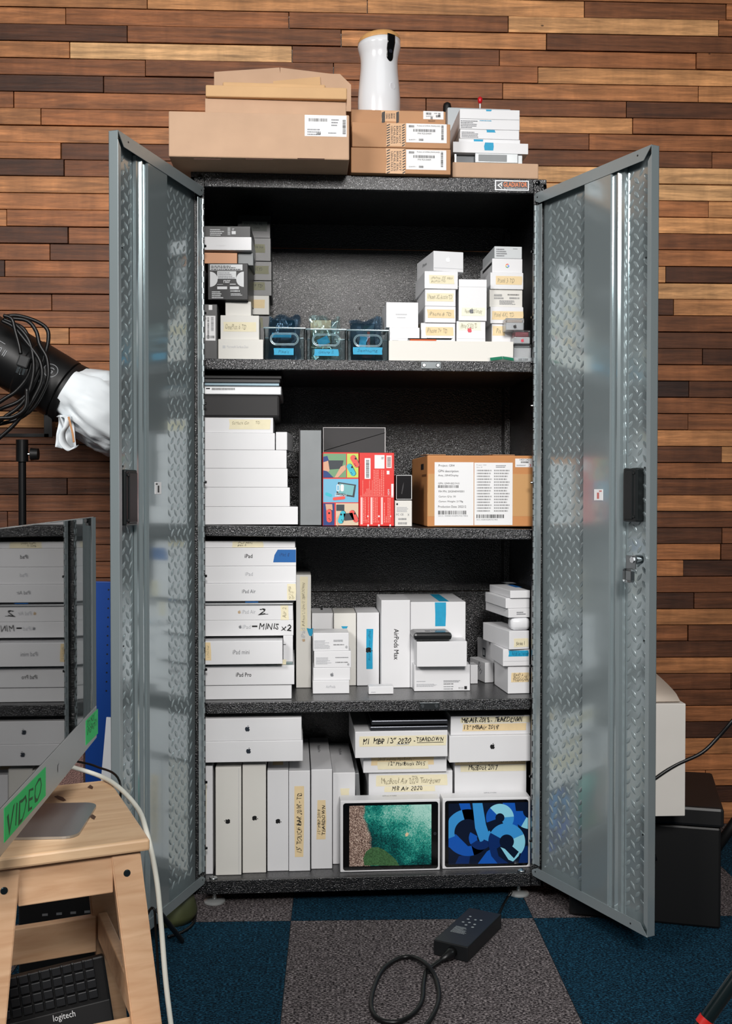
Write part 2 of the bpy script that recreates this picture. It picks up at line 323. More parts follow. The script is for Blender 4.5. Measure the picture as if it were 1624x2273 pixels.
def wallmat():
    m = bpy.data.materials.new('reclaimed_wood_planks'); m.use_nodes = True; nt = m.node_tree; N = nt.nodes; L = nt.links; p = N['Principled BSDF']
    tc = N.new('ShaderNodeTexCoord'); at = N.new('ShaderNodeAttribute'); at.attribute_name = 'tone'; sd = N.new('ShaderNodeAttribute'); sd.attribute_name = 'seed'
    cx = N.new('ShaderNodeCombineXYZ')
    for i in (0, 2):
        mm = N.new('ShaderNodeMath'); mm.operation = 'MULTIPLY'; mm.inputs[1].default_value = (13.7, 0, 7.3)[i]; L.new(sd.outputs['Fac'], mm.inputs[0]); L.new(mm.outputs[0], cx.inputs[i])
    ad = N.new('ShaderNodeVectorMath'); ad.operation = 'ADD'; L.new(tc.outputs['Object'], ad.inputs[0]); L.new(cx.outputs[0], ad.inputs[1])
    def noise(sc_, scale, detail, dist=0, rough=.6):
        mp = N.new('ShaderNodeMapping'); mp.inputs['Scale'].default_value = sc_; L.new(ad.outputs[0], mp.inputs[0])
        n = N.new('ShaderNodeTexNoise'); n.inputs['Scale'].default_value = scale; n.inputs['Detail'].default_value = detail; n.inputs['Distortion'].default_value = dist
        n.inputs['Roughness'].default_value = rough; L.new(mp.outputs[0], n.inputs['Vector']); return n
    def rng(src, a, b, c, d):
        r = N.new('ShaderNodeMapRange'); r.inputs[1].default_value = a; r.inputs[2].default_value = b; r.inputs[3].default_value = c; r.inputs[4].default_value = d; L.new(src, r.inputs[0]); return r.outputs[0]
    g1 = noise((5, 1, 90), 1, 6, .6); g2 = noise((1.2, 1, 14), 2.2, 4, 1.2); g3 = noise((40, 1, 320), 1, 3); g4 = noise((9, 1, 2), 1.4, 3, .5)
    a = rng(g1.outputs[0], .32, .68, .66, 1.25); b = rng(g2.outputs[0], .3, .7, .6, 1.32); c = rng(g3.outputs[0], .3, .7, .88, 1.1); d4 = rng(g4.outputs[0], .35, .7, .82, 1.14)
    def mul(x, y):
        q = N.new('ShaderNodeMath'); q.operation = 'MULTIPLY'; L.new(x, q.inputs[0]); L.new(y, q.inputs[1]); return q.outputs[0]
    f = mul(mul(a, b), mul(c, d4))
    # nail holes and knots
    vo = N.new('ShaderNodeTexVoronoi'); vo.inputs['Scale'].default_value = 5; vo.feature = 'F1'; mp = N.new('ShaderNodeMapping'); mp.inputs['Scale'].default_value = (1, .01, 1.9); L.new(ad.outputs[0], mp.inputs[0]); L.new(mp.outputs[0], vo.inputs['Vector'])
    hole = rng(vo.outputs['Distance'], .018, .03, .25, 1); f = mul(f, hole)
    mx = N.new('ShaderNodeMix'); mx.data_type = 'RGBA'; mx.blend_type = 'MULTIPLY'; mx.inputs[0].default_value = 1; L.new(at.outputs['Color'], mx.inputs[6]); L.new(f, mx.inputs[7])
    L.new(mx.outputs[2], p.inputs['Base Color']); p.inputs['Roughness'].default_value = .55; p.inputs['Specular IOR Level'].default_value = .35
    bp = N.new('ShaderNodeBump'); bp.inputs['Strength'].default_value = .35; bp.inputs['Distance'].default_value = .002; L.new(f, bp.inputs['Height']); L.new(bp.outputs[0], p.inputs['Normal'])
    return m
def wall():
    bm = bmesh.new(); tl = bm.faces.layers.float_color.new('tone') if hasattr(bm.faces.layers, 'float_color') else None
    sl = bm.faces.layers.float.new('seed'); rnd = random.Random(5)
    def plank(a, b, z0, z1, t):
        n0 = len(bm.faces); dy = rnd.uniform(0, .007); g = .0012
        t += rnd.uniform(-.12, .12)
        add_box(bm, a+g, b-g, -dy, .03, z0+g*rnd.uniform(.6, 1.4), z1-g*rnd.uniform(.5, 1.2), .0012)
        bm.faces.ensure_lookup_table(); c = (*lin(tone(t)), 1); s = rnd.random()*10
        for f in bm.faces[n0:]:
            f[tl] = c; f[sl] = s
    P0 = ey*WY
    for k in range(-16, 50):
        z1 = 2.583-.0523*k; z0 = z1-.0523
        if k == 49: z0 = 0
        if z1 > 3.3: continue
        row = ROWS.get(k)
        if not row:
            x = -2.2+rnd.uniform(-.5, 0)
            while x < 2.6: L = rnd.uniform(.35, .9); plank(x, x+L, z0, z1, rnd.uniform(.4, 3)); x += L
            continue
        zm = (z0+z1)/2; yy = 1136.5-(zm-1.0725)*FPX/3.28; a = -2.4
        plank(-2.4-.5, a, z0, z1, rnd.uniform(.5, 2.5)); end = None
        for t, px in row:
            if px > 5000: b = 2.6
            else:
                v = onplane(px, yy+(-6 if yy < 1100 else 6), P0, ey); b = v.dot(ex)
            if px == 9999 and a < 1.0 and b-a > 1.2: pass
            plank(a, b, z0, z1, t); a = b
    add_box(bm, -2.9, 2.7, .031, .12, -.02, 3.35)
    bm.faces.ensure_lookup_table()
    for f in bm.faces[-6:]: f[tl] = (.012, .008, .006, 1)
    o = bm_obj('wall_back', bm, wallmat()); o.matrix_world = Matrix.Rotation(WTH, 4, 'Z') @ Matrix.Translation((0, WY, 0)); o['kind'] = 'structure'
    tag(o, 'wall clad in reclaimed wooden planks of mixed brown tones', 'wall')
wall()
def carpetmat(name, c0, c1, c2):
    m = bpy.data.materials.new(name); m.use_nodes = True; nt = m.node_tree; N = nt.nodes; L = nt.links; p = N['Principled BSDF']
    tc = N.new('ShaderNodeTexCoord'); n = N.new('ShaderNodeTexNoise'); n.inputs['Scale'].default_value = 300; n.inputs['Detail'].default_value = 2.5; n.inputs['Roughness'].default_value = .7
    mp = N.new('ShaderNodeMapping'); mp.inputs['Scale'].default_value = (.55, 1, 1); L.new(tc.outputs['Object'], mp.inputs[0]); L.new(mp.outputs[0], n.inputs['Vector'])
    r = N.new('ShaderNodeValToRGB'); e = r.color_ramp.elements; e[0].position = .41; e[0].color = (*lin(c0), 1); e[1].position = .62; e[1].color = (*lin(c2), 1); q = e.new(.5); q.color = (*lin(c1), 1)
    L.new(n.outputs[0], r.inputs[0])
    n2 = N.new('ShaderNodeTexNoise'); n2.inputs['Scale'].default_value = 45; n2.inputs['Detail'].default_value = 3; L.new(tc.outputs['Object'], n2.inputs['Vector'])
    mr = N.new('ShaderNodeMapRange'); mr.inputs[1].default_value = .3; mr.inputs[2].default_value = .7; mr.inputs[3].default_value = .72; mr.inputs[4].default_value = 1.25; L.new(n2.outputs[0], mr.inputs[0])
    mx = N.new('ShaderNodeMix'); mx.data_type = 'RGBA'; mx.blend_type = 'MULTIPLY'; mx.inputs[0].default_value = 1; L.new(r.outputs[0], mx.inputs[6]); L.new(mr.outputs[0], mx.inputs[7]); L.new(mx.outputs[2], p.inputs['Base Color'])
    p.inputs['Roughness'].default_value = .95; p.inputs['Specular IOR Level'].default_value = .1
    b = N.new('ShaderNodeBump'); b.inputs['Strength'].default_value = 1; b.inputs['Distance'].default_value = .004; L.new(n.outputs[0], b.inputs['Height']); L.new(b.outputs[0], p.inputs['Normal'])
    return m
def floor():
    bm = bmesh.new(); T = .61; g = .0008
    for i in range(-5, 6):
        for j in range(-5, 2):
            mi = 0 if (i+j) % 2 else 1
            bm.faces.new([bm.verts.new(v) for v in ((i*T+g, j*T+g, 0), ((i+1)*T-g, j*T+g, 0), ((i+1)*T-g, (j+1)*T-g, 0), (i*T+g, (j+1)*T-g, 0))]).material_index = mi
    add_box(bm, -3.05, 3.66, -3.05, 1.22, -.03, -.0015, 0, 2)
    o = bm_obj('floor', bm, [carpetmat('grey_carpet', (30, 26, 28), (82, 76, 78), (156, 148, 148)), carpetmat('blue_carpet', (4, 17, 28), (13, 44, 62), (34, 84, 108)), mat('carpet_seam', (16, 20, 24), .9)])
    o.matrix_world = Matrix.Translation((-.2048, -.0775, 0)) @ Matrix.Rotation(-.039, 4, 'Z'); o['kind'] = 'structure'
    tag(o, 'carpet tiles in blue and speckled grey laid as a checkerboard', 'floor')
floor()
# ------------------------------------------------------------------ cabinet
H, HB, ZB = 1.8855, 1.849, .0765; YF = .01
cab = thing('storage_cabinet', 'tall black hammertone steel cabinet with two open diamond-plate doors', 'cabinet')
def cpart(name, m, *b, bev=.0015): return box_obj(name, m, cab, *b, bev=bev)
cpart('top_panel', HAMT, -.457, .457, .001, .457, H-.012, H)
cpart('front_rail', HAM, -.4225, .4225, 0, .014, HB, H-.0005)
for s in (-1, 1):
    bm = bmesh.new(); a, b = sorted((s*.457, s*.447)); add_box(bm, a, b, .0, .457, .043, H-.012, .001)
    a, b = sorted((s*.4565, s*.4232)); add_box(bm, a, b, 0, .012, HB-.001 if False else .043, H-.0125, .001)
    a, b = sorted((s*.447, s*.43)); add_box(bm, a, b, .40, .447, .08, HB, .001)
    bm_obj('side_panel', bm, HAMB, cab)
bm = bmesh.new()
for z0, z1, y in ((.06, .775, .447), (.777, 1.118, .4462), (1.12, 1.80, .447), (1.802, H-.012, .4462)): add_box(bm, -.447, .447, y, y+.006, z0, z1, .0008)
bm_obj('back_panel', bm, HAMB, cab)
for z in (1.625, 1.80-.012): cpart('mounting_slot', BLACKM, -.003, .003, .4455, .4475, z-.004, z+.004, bev=0)
cpart('base_panel', HAMT, -.447, .447, .006, .447, ZB-.016, ZB)
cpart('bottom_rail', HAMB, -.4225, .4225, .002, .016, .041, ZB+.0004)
SH = {}
def shelf(zl, zr, thick):
    zm = (zl+zr)/2; ang = math.atan((zr-zl)/.84); root_M = Matrix.Translation((0, 0, zm)) @ Matrix.Rotation(-ang, 4, 'Y')
    bm = bmesh.new(); add_box(bm, -.444, .444, YF+.002, .444, -.004, 0, .001, 1)
    add_box(bm, -.4215, .4195, YF, YF+.008, -thick, -.0002, .002, 0)
    o = bm_obj('shelf', bm, [HAM, HAMT], cab); o.location = (0, 0, zm); o.rotation_euler = (0, -ang, 0); o['m'] = 0; del o['m']; SH[o.name] = root_M
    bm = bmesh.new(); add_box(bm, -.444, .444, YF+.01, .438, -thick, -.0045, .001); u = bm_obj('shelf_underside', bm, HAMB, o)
    return o
sA = shelf(1.4155, 1.4155, .0275); sB = shelf(.9895, .978, .027); sC = shelf(.534, .534, .029)
for s_, px, py in ((sA, 956, 811), (sC, 953, 1567)):
    c = SH[s_.name].inverted() @ atY(px, py, YF); lp = box_obj('catch_plate', mat('dark_zinc', (92, 96, 98), .3, .9), s_, c.x-.026, c.x+.026, YF-.002, YF-.0003, c.z-.009, c.z+.009, bev=.0008)
    for q in (-.018, .018):
        bm = bmesh.new(); add_cyl(bm, (c.x+q, YF-.002, c.z), (c.x+q, YF-.0045, c.z), .0055, 14, .004)
        n = len(bm.verts); bm_obj('screw', bm, STEEL, s_)
for i, z in enumerate((.16, .33, .62, .86, 1.10, 1.30, 1.53, 1.70)):
    for s in (-1, 1):
        bm = bmesh.new(); add_cyl(bm, (s*.4235, .006, z), (s*.4185, .006, z), .004, 10, .003); bm_obj('side_screw', bm, BLACKG, cab)
bm_ = []
for px, py in ((443.5, 393), (1193, 406), (1206, 420)):
    p = atY(px, py, 0); bm = bmesh.new(); add_lathe(bm, [(.0065, 0), (.0062, .0022), (.0045, .0036), (.002, .004)], 16, Matrix.Translation((p.x, 0, p.z)) @ Matrix.Rotation(PI/2, 4, 'X')); bm_obj('bolt', bm, BLACKG, cab, True)
# badge
Fc = Face(cab, (0, 0, 0), (1, 0, 0), (0, 0, 1), (0, -1, 0))
r = Fc.rect(1098, 1173, 401, 423); bd = slab('badge', mat('badge_silver', (210, 212, 215), .3, .6), cab, Fc, *r, t=.0015)
r = Fc.rect(1100, 1171, 403, 421); Fb = Face(cab, (0, -.0015, 0), (1, 0, 0), (0, 0, 1), (0, -1, 0)); bp = slab('badge_face', mat('badge_grey', (62, 62, 66), .3), bd, Fb, *r, t=.0002)
text('GLADIATOR', mat('badge_orange', (232, 128, 70), .4), bd, Fb, *Fb.rect(1117, 1169, 404.5, 415), e=.0004, bold=.02, name='lettering')
text('by Whirlpool Corporation', PAPER, bd, Fb, *Fb.rect(1118, 1169, 416.5, 420.5), e=.0004, bold=.01, name='lettering')
polys('emblem', PAPER, bd, Fb, [[Fb.uv(*q) for q in P] for P in ([(1103, 411), (1114, 404), (1115, 406), (1107, 411)], [(1103, 411), (1107, 411), (1113, 417), (1114, 420)], [(1110, 410), (1114, 408), (1114, 415)])], .0004)
for px, py in ((475, 2010), (1155, 1996)):
    p = atZ(px, py-6, .004); bm = bmesh.new()
    add_lathe(bm, [(.026, 0), (.028, .002), (.028, .006), (.025, .009), (.012, .0115), (.006, .012), (.0058, .018), (.0045, .018), (.0045, .05)], 28, Matrix.Translation((p.x, .055, 0))); edgesplit(bm_obj('levelling_foot', bm, mat('zinc_foot', (196, 200, 200), .3, .6), cab, True))
    bm = bmesh.new(); add_lathe(bm, [(.0105, ZB), (.011, ZB+.002), (.008, ZB+.0035), (.0065, ZB+.0035), (.004, ZB+.006)], 20, Matrix.Translation((p.x, .0195, 0))); bm_obj('washer', bm, STEEL, cab, True)
for s in (-1, 1):
    bm = bmesh.new(); add_lathe(bm, [(.028, 0), (.028, .006), (.012, .0115), (.005, .018), (.0045, .05)], 20, Matrix.Translation((s*.4, .4, 0))); bm_obj('levelling_foot', bm, STEEL, cab, True)
# doors
DW, DT, Z0, Z1 = .431, .022, .0715, 1.8475
def lozenges(bm, a, b, s, y):
    sp = .0158; nz = int((Z1-Z0-.07)/sp); nx = max(1, int(round((b-a)/.0168)))
    for i in range(nx):
        for j in range(nz):
            if (i+j) % 2: continue
            x = a+(i+.5)*(b-a)/nx; z = Z0+.035+(j+.5)*(Z1-Z0-.07)/nz; an = math.radians(50) if (i % 2 == 0) == (s > 0) else math.radians(130)
            c, q = math.cos(an), math.sin(an); rings = []
            for sc1, hh in ((1, 0), (.86, .0006), (.64, .0011), (.34, .0014)):
                ring = []
                for k in range(12):
                    t = 2*PI*k/12; u = .0118*sc1*math.cos(t); v = .0050*sc1*math.sin(t)*(1-.3*abs(math.cos(t)))
                    ring.append(bm.verts.new((x+u*c-v*q, y-s*hh, z+u*q+v*c)))
                rings.append(ring)
            for r1, r2 in zip(rings, rings[1:]):
                for k in range(12): bm.faces.new((r1[k], r1[(k+1) % 12], r2[(k+1) % 12], r2[k]))
            bm.faces.new(rings[-1])
def door(s, ang):
    # local x runs from the hinge to the free edge, the inside face lies at y = 0, the outside at s*DT
    d = bpy.data.objects.new('door', None); COL.objects.link(d); d.parent = cab
    if s > 0: rz = math.atan2(-math.cos(ang), math.sin(ang)); 
    else: rz = math.atan2(-math.cos(ang), -math.sin(ang))
    d.location = (s*.4255, -.001, 0); d.rotation_euler = (0, 0, rz)
    yb = s*(DT-.001)
    def B(bm, x0, x1, ya, yb_, z0, z1, bev=.0006):
        a, b = sorted((ya*s, yb_*s)); add_box(bm, x0, x1, a, b, z0, z1, bev)
    bm = bmesh.new(); B(bm, .012, DW, DT-.002, DT, Z0+.002, Z1-.002)
    B(bm, DW-.002, DW, 0, DT, Z0, Z1); B(bm, .0, DW, 0, DT, Z1-.0015, Z1); B(bm, 0, DW, 0, DT, Z0, Z0+.0015)
    bm_obj('door_panel', bm, DOOR, d)
    bm = bmesh.new(); lozenges(bm, .028, .196, s, s*(DT-.0021)); lozenges(bm, .335, .418, s, s*(DT-.0021)); o = bm_obj('diamond_plate', bm, mat('grey_door_tread', (160, 172, 175), .27, .5, .6), d, True)
    # lips
    bm = bmesh.new()
    def prism(P, y0, y1):
        A = [bm.verts.new((x, s*y0, z)) for x, z in P]; C = [bm.verts.new((x, s*y1, z)) for x, z in P]
        bm.faces.new(A); bm.faces.new(C[::-1])
        for i in range(len(P)): j = (i+1) % len(P); bm.faces.new((A[i], A[j], C[j], C[i]))
    hl = .028
    prism([(.004, Z1), (DW, Z1), (DW-.026, Z1-hl), (.02, Z1-hl), (.006, Z1-.022), (-.004, Z1-.010)], -.0006, .0006)
    prism([(.004, Z0), (DW, Z0), (DW-.024, Z0+hl-.003), (.02, Z0+hl-.003), (.006, Z0+.018), (-.004, Z0+.010)], -.0006, .0006)
    prism([(DW, Z1-.02), (DW-.012, Z1-.034), (DW-.012, Z0+.03), (DW, Z0+.018)], -.0006, .0006)
    bm_obj('folded_lip', bm, DOORE, d)
    # stiffener channel
    x0, x1 = .1985, .293; bm = bmesh.new(); z0, z1 = Z0+.004, Z1-hl+.006
    prof = [(x0, DT-.003), (x0, .001), (x1, .001), (x1+.003, .004), (x1+.003, .009), (x1+.014, .010), (x1+.018, .005), (x1+.022, .005), (x1+.026, .011), (x1+.036, .012), (x1+.038, DT-.003)]
    A = [bm.verts.new((x, s*y, z0)) for x, y in prof]; C = [bm.verts.new((x, s*y, z1)) for x, y in prof]
    for i in range(len(prof)-1): bm.faces.new((A[i], A[i+1], C[i+1], C[i]))
    bm.faces.new(A); bm.faces.new(C[::-1]); o = bm_obj('stiffener_channel', bm, DOOR, d)
    # piano hinge
    bm = bmesh.new(); B(bm, .001, .024, .004, .0052, Z0+.03, Z1-.03); n = 122
    for i in range(n):
        z = Z0+.03+(Z1-Z0-.06)*i/n; r = .0034 if i % 2 else .0026; add_cyl(bm, (.0005, s*(.001 if i % 2 else .0022), z), (.0005, s*(.001 if i % 2 else .0022), z+(Z1-Z0-.06)/n*.97), r, 8)
    bm_obj('piano_hinge', bm, DOORE, d)
    # rivet dots
    for x, z in ((.012, Z1-.012), (DW-.045, Z1-.012), (.014, Z0+.014), (DW-.055, Z0+.012), (DW-.016, 1.60), (DW-.016, 1.13), (DW-.016, .74), (DW-.016, .3)):
        bm = bmesh.new(); add_cyl(bm, (x, -s*.0012, z), (x, 0, z), .0022, 8)
        bm_obj('rivet', bm, mat('rivet_dark', (50, 52, 54), .3, .6), d)
    F = Face(d, (0, 0, 0), (1, 0, 0) if s < 0 else (-1, 0, 0), (0, 0, 1), (0, -s, 0))
    # handle back
    px = (1385, 1415, 1039, 1159) if s > 0 else (275, 302, 1042, 1166)
    def du(x, y): q = onplane(x, y, Vector((s*.4255, -.001, 0)), Vector((math.cos(ang), s*math.sin(ang), 0))); return math.hypot(q.x-s*.4255, q.y+.001), q.z
    a, zt = du(px[0], px[2]); b, zb = du(px[1], px[3]); a, b = sorted((a, b)); b = min(b, DW-.018); a = max(a, .337)
    bm = bmesh.new(); B(bm, a, b, -.004, DT-.003, zb, zt, .004); h = bm_obj('handle', bm, mat('handle_black', (26, 29, 30), .3), d)
    bm = bmesh.new(); B(bm, a+.004, b-.012, -.0065, -.003, zb+.006, zt-.006, .002)
    for z in (zb+.012, zt-.012): add_cyl(bm, (b-.008, -s*.007, z), (b-.008, -s*.003, z), .003, 10)
    bm_obj('handle_cover', bm, mat('handle_black', (26, 29, 30), .3), h)
    px = (1318, 1337, 1086, 1111) if s > 0 else (344, 358, 1070, 1097)
    a, zt = du(px[0], px[2]); b, zb = du(px[1], px[3]); a, b = sorted((a, b))
    bm = bmesh.new(); B(bm, a, b, -.0002, .0012, zb, zt, .0005); st = bm_obj('sticker', bm, PAPER, d)
    bm = bmesh.new(); B(bm, a+(b-a)*.35, a+(b-a)*.6, -.0004, .0, zb+.004, zt-.008, 0); B(bm, a+(b-a)*.6, b-.003, -.0004, 0, zt-.006, zt-.003, 0); bm_obj('print', bm, INK if s < 0 else mat('red_print', (190, 110, 105), .5), st)
    if s > 0:
        x, z = du(1424, 1242); lk = bpy.data.objects.new('lock', None); COL.objects.link(lk); lk.parent = d
        bm = bmesh.new(); add_cyl(bm, (x-.004, 0, z), (x-.004, -.02, z), .011, 18); add_cyl(bm, (x-.004, -.02, z), (x-.004, -.026, z), .0075, 6)
        edgesplit(bm_obj('lock_barrel', bm, CHROME, lk, True))
        bm = bmesh.new(); add_box(bm, x-.026, x+.006, -.0235, -.0215, z-.022, z+.009, .0008); add_box(bm, x-.026, x+.002, -.029, -.027, z-.052, z-.020, .006); add_box(bm, x-.026, x+.002, -.029, -.0215, z-.022, z-.0205, .0003)
        bm_obj('lock_cam', bm, STEEL, lk)
    return d
door(1, .4084); door(-1, .3457)
# ------------------------------------------------------------------ on top of the cabinet
def carton(*a, **k): return pbox(*a, **k)
# big box, overhanging the front of the cabinet
def topbox(name, label, cat, x0, x1, yt, Y, D, m, z0, **k): return pbox(name, label, cat, x0, x1, yt, None, Y, D, m, z0=z0, **k)
SLOT = mat('slot_dark', (60, 36, 24), .8)
_, zb1 = topbox('cardboard_box', 'large long cardboard box with a shipping label lying across the cabinet top', 'box', 374, 775, 251, -.115, .44, CARD, H+.0005, rot=-.5, bev=.003,
    decs=[('label', 676, 769, 256, 303, PAPER), ('bar', 685, 726, 263, 270, INK), ('fine', 682, 728, 284, 300, INKG, 3), ('barv', 760, 767, 266, 298, INK), ('fine', 735, 756, 262, 280, INKG, 3),
          ('fine', 728, 756, 292, 297, INKG, 1), ('bar', 702, 712, 295, 299, INK),
          ('panel', 430, 490, 351.5, 354.5, SLOT, 'tab_slot'), ('panel', 545, 605, 351.5, 354.5, SLOT, 'tab_slot'), ('panel', 660, 720, 351.5, 354.5, SLOT, 'tab_slot')])
_, z = topbox('cardboard_box', 'flat cardboard box with a fold line on top of the large long box', 'box', 455, 768, 222, -.02, .30, CARD, zb1+.0005, bev=.002)
_, z = topbox('cardboard_box', 'tan folded cardboard carton second from the top of the left pile', 'box', 456, 770, 192, -.03, .27, CARDT, z+.0005, bev=.003, rot=-.8)
r0, zm_ = topbox('padded_mailer', 'thin tan padded mailer lying on the folded carton', 'envelope', 494, 722, 184, .0, .12, CARDT, z+.0005, bev=.006)
# opened carton at the back with bent flaps
t = thing('cardboard_box', 'opened cardboard box with bent top flaps behind the padded mailer', 'box', (0, 0, z+.001))
bm = bmesh.new(); zz = z+.001; y0 = .13
L = [(475, 160), (475, 196), (748, 205), (780, 200), (781, 190), (754, 164)]
def extrude_px(bm, L, Y0, Y1, off):
    A = [bm.verts.new(atY(*q, Y0)-off) for q in L]; B = [bm.verts.new(v.co+Vector((0, Y1-Y0, 0))) for v in A]
    bm.faces.new(A); bm.faces.new(B[::-1])
    for i in range(len(L)): j = (i+1) % len(L); bm.faces.new((A[i], A[j], B[j], B[i]))
off = Vector((0, 0, zz))
zlow = lambda x: (x, 1136.5-(zz+.0015-1.0725)*FPX/(y0+2.6759)+30)
A0 = atY(475, 160, y0); A1 = atY(754, 164, y0); extL = [(A0.x, zz), (A1.x+.03, zz), (A1.x+.03, A1.z-.028), (A1.x, A1.z), (A0.x, A0.z)]
A = [bm.verts.new(Vector((x, y0, q))-off) for x, q in extL]; B = [bm.verts.new(v.co+Vector((0, .2, 0))) for v in A]; bm.faces.new(A); bm.faces.new(B[::-1])
for i in range(5): j = (i+1) % 5; bm.faces.new((A[i], A[j], B[j], B[i]))
bm_obj('carton', bm, CARD, t)
bm = bmesh.new(); extrude_px(bm, [(476, 159.5), (620, 150), (622, 163.5), (476, 164)], y0+.012, y0+.015, off); bm_obj('flap', bm, CARD, t)
bm = bmesh.new(); extrude_px(bm, [(622, 150), (753, 166), (622, 165)], y0+.010, y0+.013, off); bm_obj('flap', bm, CARD, t)
bm = bmesh.new(); extrude_px(bm, [(606, 180), (710, 170), (711, 188), (606, 190)], y0-.004, y0-.001, off); bm_obj('flap', bm, CARDT, t)
# three spare-part boxes with warning tape
WT = mat('warning_tape_tan', (196, 150, 104), .4); BK = mat('warning_print', (34, 26, 22), .5)
def parts_box(label, x0, x1, yt, yb, Y, z0, tx, rows, lab):
    d = [('tape', tx[0], tx[1], yt+.5, yb-.5, WT)]
    for i in range(9):
        h = (yb-yt)/9; a = yt+1+i*h*.97
        d.append(('poly', [(tx[0]+1, a+4), (tx[0]+8, a+1), (tx[0]+8, a+3.5), (tx[0]+1, a+6.5)], BK, 'hazard_stripe', .0008))
        d.append(('poly', [(tx[1]-7, a+4), (tx[1]-1, a+1), (tx[1]-1, a+3.5), (tx[1]-7, a+6.5)], BK, 'hazard_stripe', .0008))
    w_ = (tx[1]-tx[0]-18)/4
    for i, s in enumerate(rows[::-1]): d.append(('txt', s, tx[0]+10+i*w_, tx[0]+10+(i+.72)*w_, yt+7, yb-6, BK, -90, .01))
    lx0, lx1, ly0, ly1 = lab
    d += [('label', lx0, lx1, ly0, ly1, PAPER), ('bar', lx0+6, lx0+18, ly0+3, ly0+8, INK), ('txt', 'Product of CHINA (MAINLAND)', lx0+24, lx1-14, ly0+3.5, ly0+7, INK),
          ('bar', lx0+16, lx1-24, ly0+12, ly0+18, INK), ('txt', 'P/N 923-04409', lx0+26, lx1-34, ly0+20, ly0+23.5, INK), ('txt', 'QUANTITY 1', lx0+6, lx0+22, ly1-8, ly1-5, INK), ('bar', lx0+28, lx0+38, ly1-9, ly1-4, INK), ('barv', lx1-12, lx1-7, ly0+4, ly1-6, INK)]
    return topbox('parts_box', label, 'box', x0, x1, yt, Y, .3, CARD2, z0, decs=d, group='brown spare part boxes with warning tape', bev=.002)
_, z = parts_box('brown spare part box with striped warning tape, bottom of its stack', 779, 1000, 329, 386, -.02, H+.0005, (857, 900), ['DO NOT', 'BREAK SEAL', 'UNLESS', 'USING PARTS'], (901, 990, 333, 377))
_, z = parts_box('brown spare part box with striped warning tape, middle of its stack', 781, 999, 273, 325, -.02, z+.001, (857, 899), ['DO NOT', 'BREAK SEAL', 'UNLESS', 'USING PARTS'], (901, 991, 275, 317))
_, z = parts_box('brown spare part box with small label, under the white pet camera', 779, 989, 245, 270, .02, z+.001, (846, 886), ['DO NOT', 'BREAK', 'UNLESS', 'USING'], (939, 984, 247, 265))
# pet camera / treat dispenser
p = atY(841, 244, .12); t = thing('pet_camera', 'white hourglass-shaped pet camera with a wooden lid standing on brown boxes', 'camera', (p.x, .12, z+.0005))
k = 2.79/FPX; prof = []; h0 = z+.0005; zt = atY(841, 92, .12).z-h0
for py, hw in ((244, 46), (235, 47), (215, 46.5), (190, 44.5), (165, 42), (145, 41), (130, 42), (118, 45), (108, 47.5)): prof.append((hw*k, max(.0, atY(841, py, .12).z-h0)))
prof[0] = (prof[0][0], 0); P2 = catmull([(a, b, 0) for a, b in prof], 4)
bm = bmesh.new(); rings = []; seg = 40
slope = lambda x, y: .13*x+.02
for q in P2+[Vector((.0575, zt+.0, 0))]:
    rings.append([bm.verts.new((q.x*math.cos(2*PI*i/seg), q.x*math.sin(2*PI*i/seg), q.y)) for i in range(seg)])
zt0 = P2[-1].y
for i, v in enumerate(rings[-1]):
    a = 2*PI*i/seg; rr = 47*k; v.co = Vector((rr*math.cos(a), rr*math.sin(a), zt0+.010+.006*math.cos(a-.2)+ .004))
for a, b in zip(rings, rings[1:]):
    for i in range(seg): bm.faces.new((a[i], a[(i+1) % seg], b[(i+1) % seg], b[i]))
bm.faces.new(rings[0][::-1]); top = rings[-1]; bm.faces.new(top)
GW = mat('gloss_white_plastic', (222, 223, 226), .2, coat=.4); bm_obj('body', bm, GW, t, True)
bm = bmesh.new(); rr = 47*k; rings = []
for sc1, dz in ((1.0, -.001), (1.0, .003), (.93, .012), (.8, .018), (.55, .022), (.2, .024)):
    rings.append([bm.verts.new((rr*sc1*math.cos(2*PI*i/seg), rr*sc1*math.sin(2*PI*i/seg), zt0+.0145+.006*math.cos(2*PI*i/seg-.2)*sc1+dz)) for i in range(seg)])
for a, b in zip(rings, rings[1:]):
    for i in range(seg): bm.faces.new((a[i], a[(i+1) % seg], b[(i+1) % seg], b[i]))
bm.faces.new(rings[-1]); bm.faces.new(rings[0][::-1]); bm_obj('lid', bm, mat('bamboo', (206, 156, 98), .4, noise=(40, .08)), t, True)
# camera strip following the body
def prof_r(zz):
    for a, b in zip(P2, P2[1:]):
        if a.y <= zz <= b.y: return a.x+(b.x-a.x)*(zz-a.y)/max(b.y-a.y, 1e-6)
    return rr
bm = bmesh.new(); zA = atY(866, 133, .07).z-h0; zB_ = zt0+.018; ac = -PI/2+.52; rowsv = []
for i in range(15):
    zz = zA+(zB_-zA)*i/14; e = min(1, math.sqrt(max(0, 1-(1-min(1, i/3))**2))) if i < 3 else 1; hwid = .21*max(e, .25); r1 = prof_r(zz)+.0015
    rowsv.append([bm.verts.new((r1*math.cos(ac+hwid*(j/4-1)), r1*math.sin(ac+hwid*(j/4-1)), zz)) for j in range(9)])
for a, b in zip(rowsv, rowsv[1:]):
    for j in range(8): bm.faces.new((a[j], a[j+1], b[j+1], b[j]))
st = bm_obj('camera_window', bm, BLACKG, t, True); st.modifiers.new('s', 'SOLIDIFY').thickness = .001
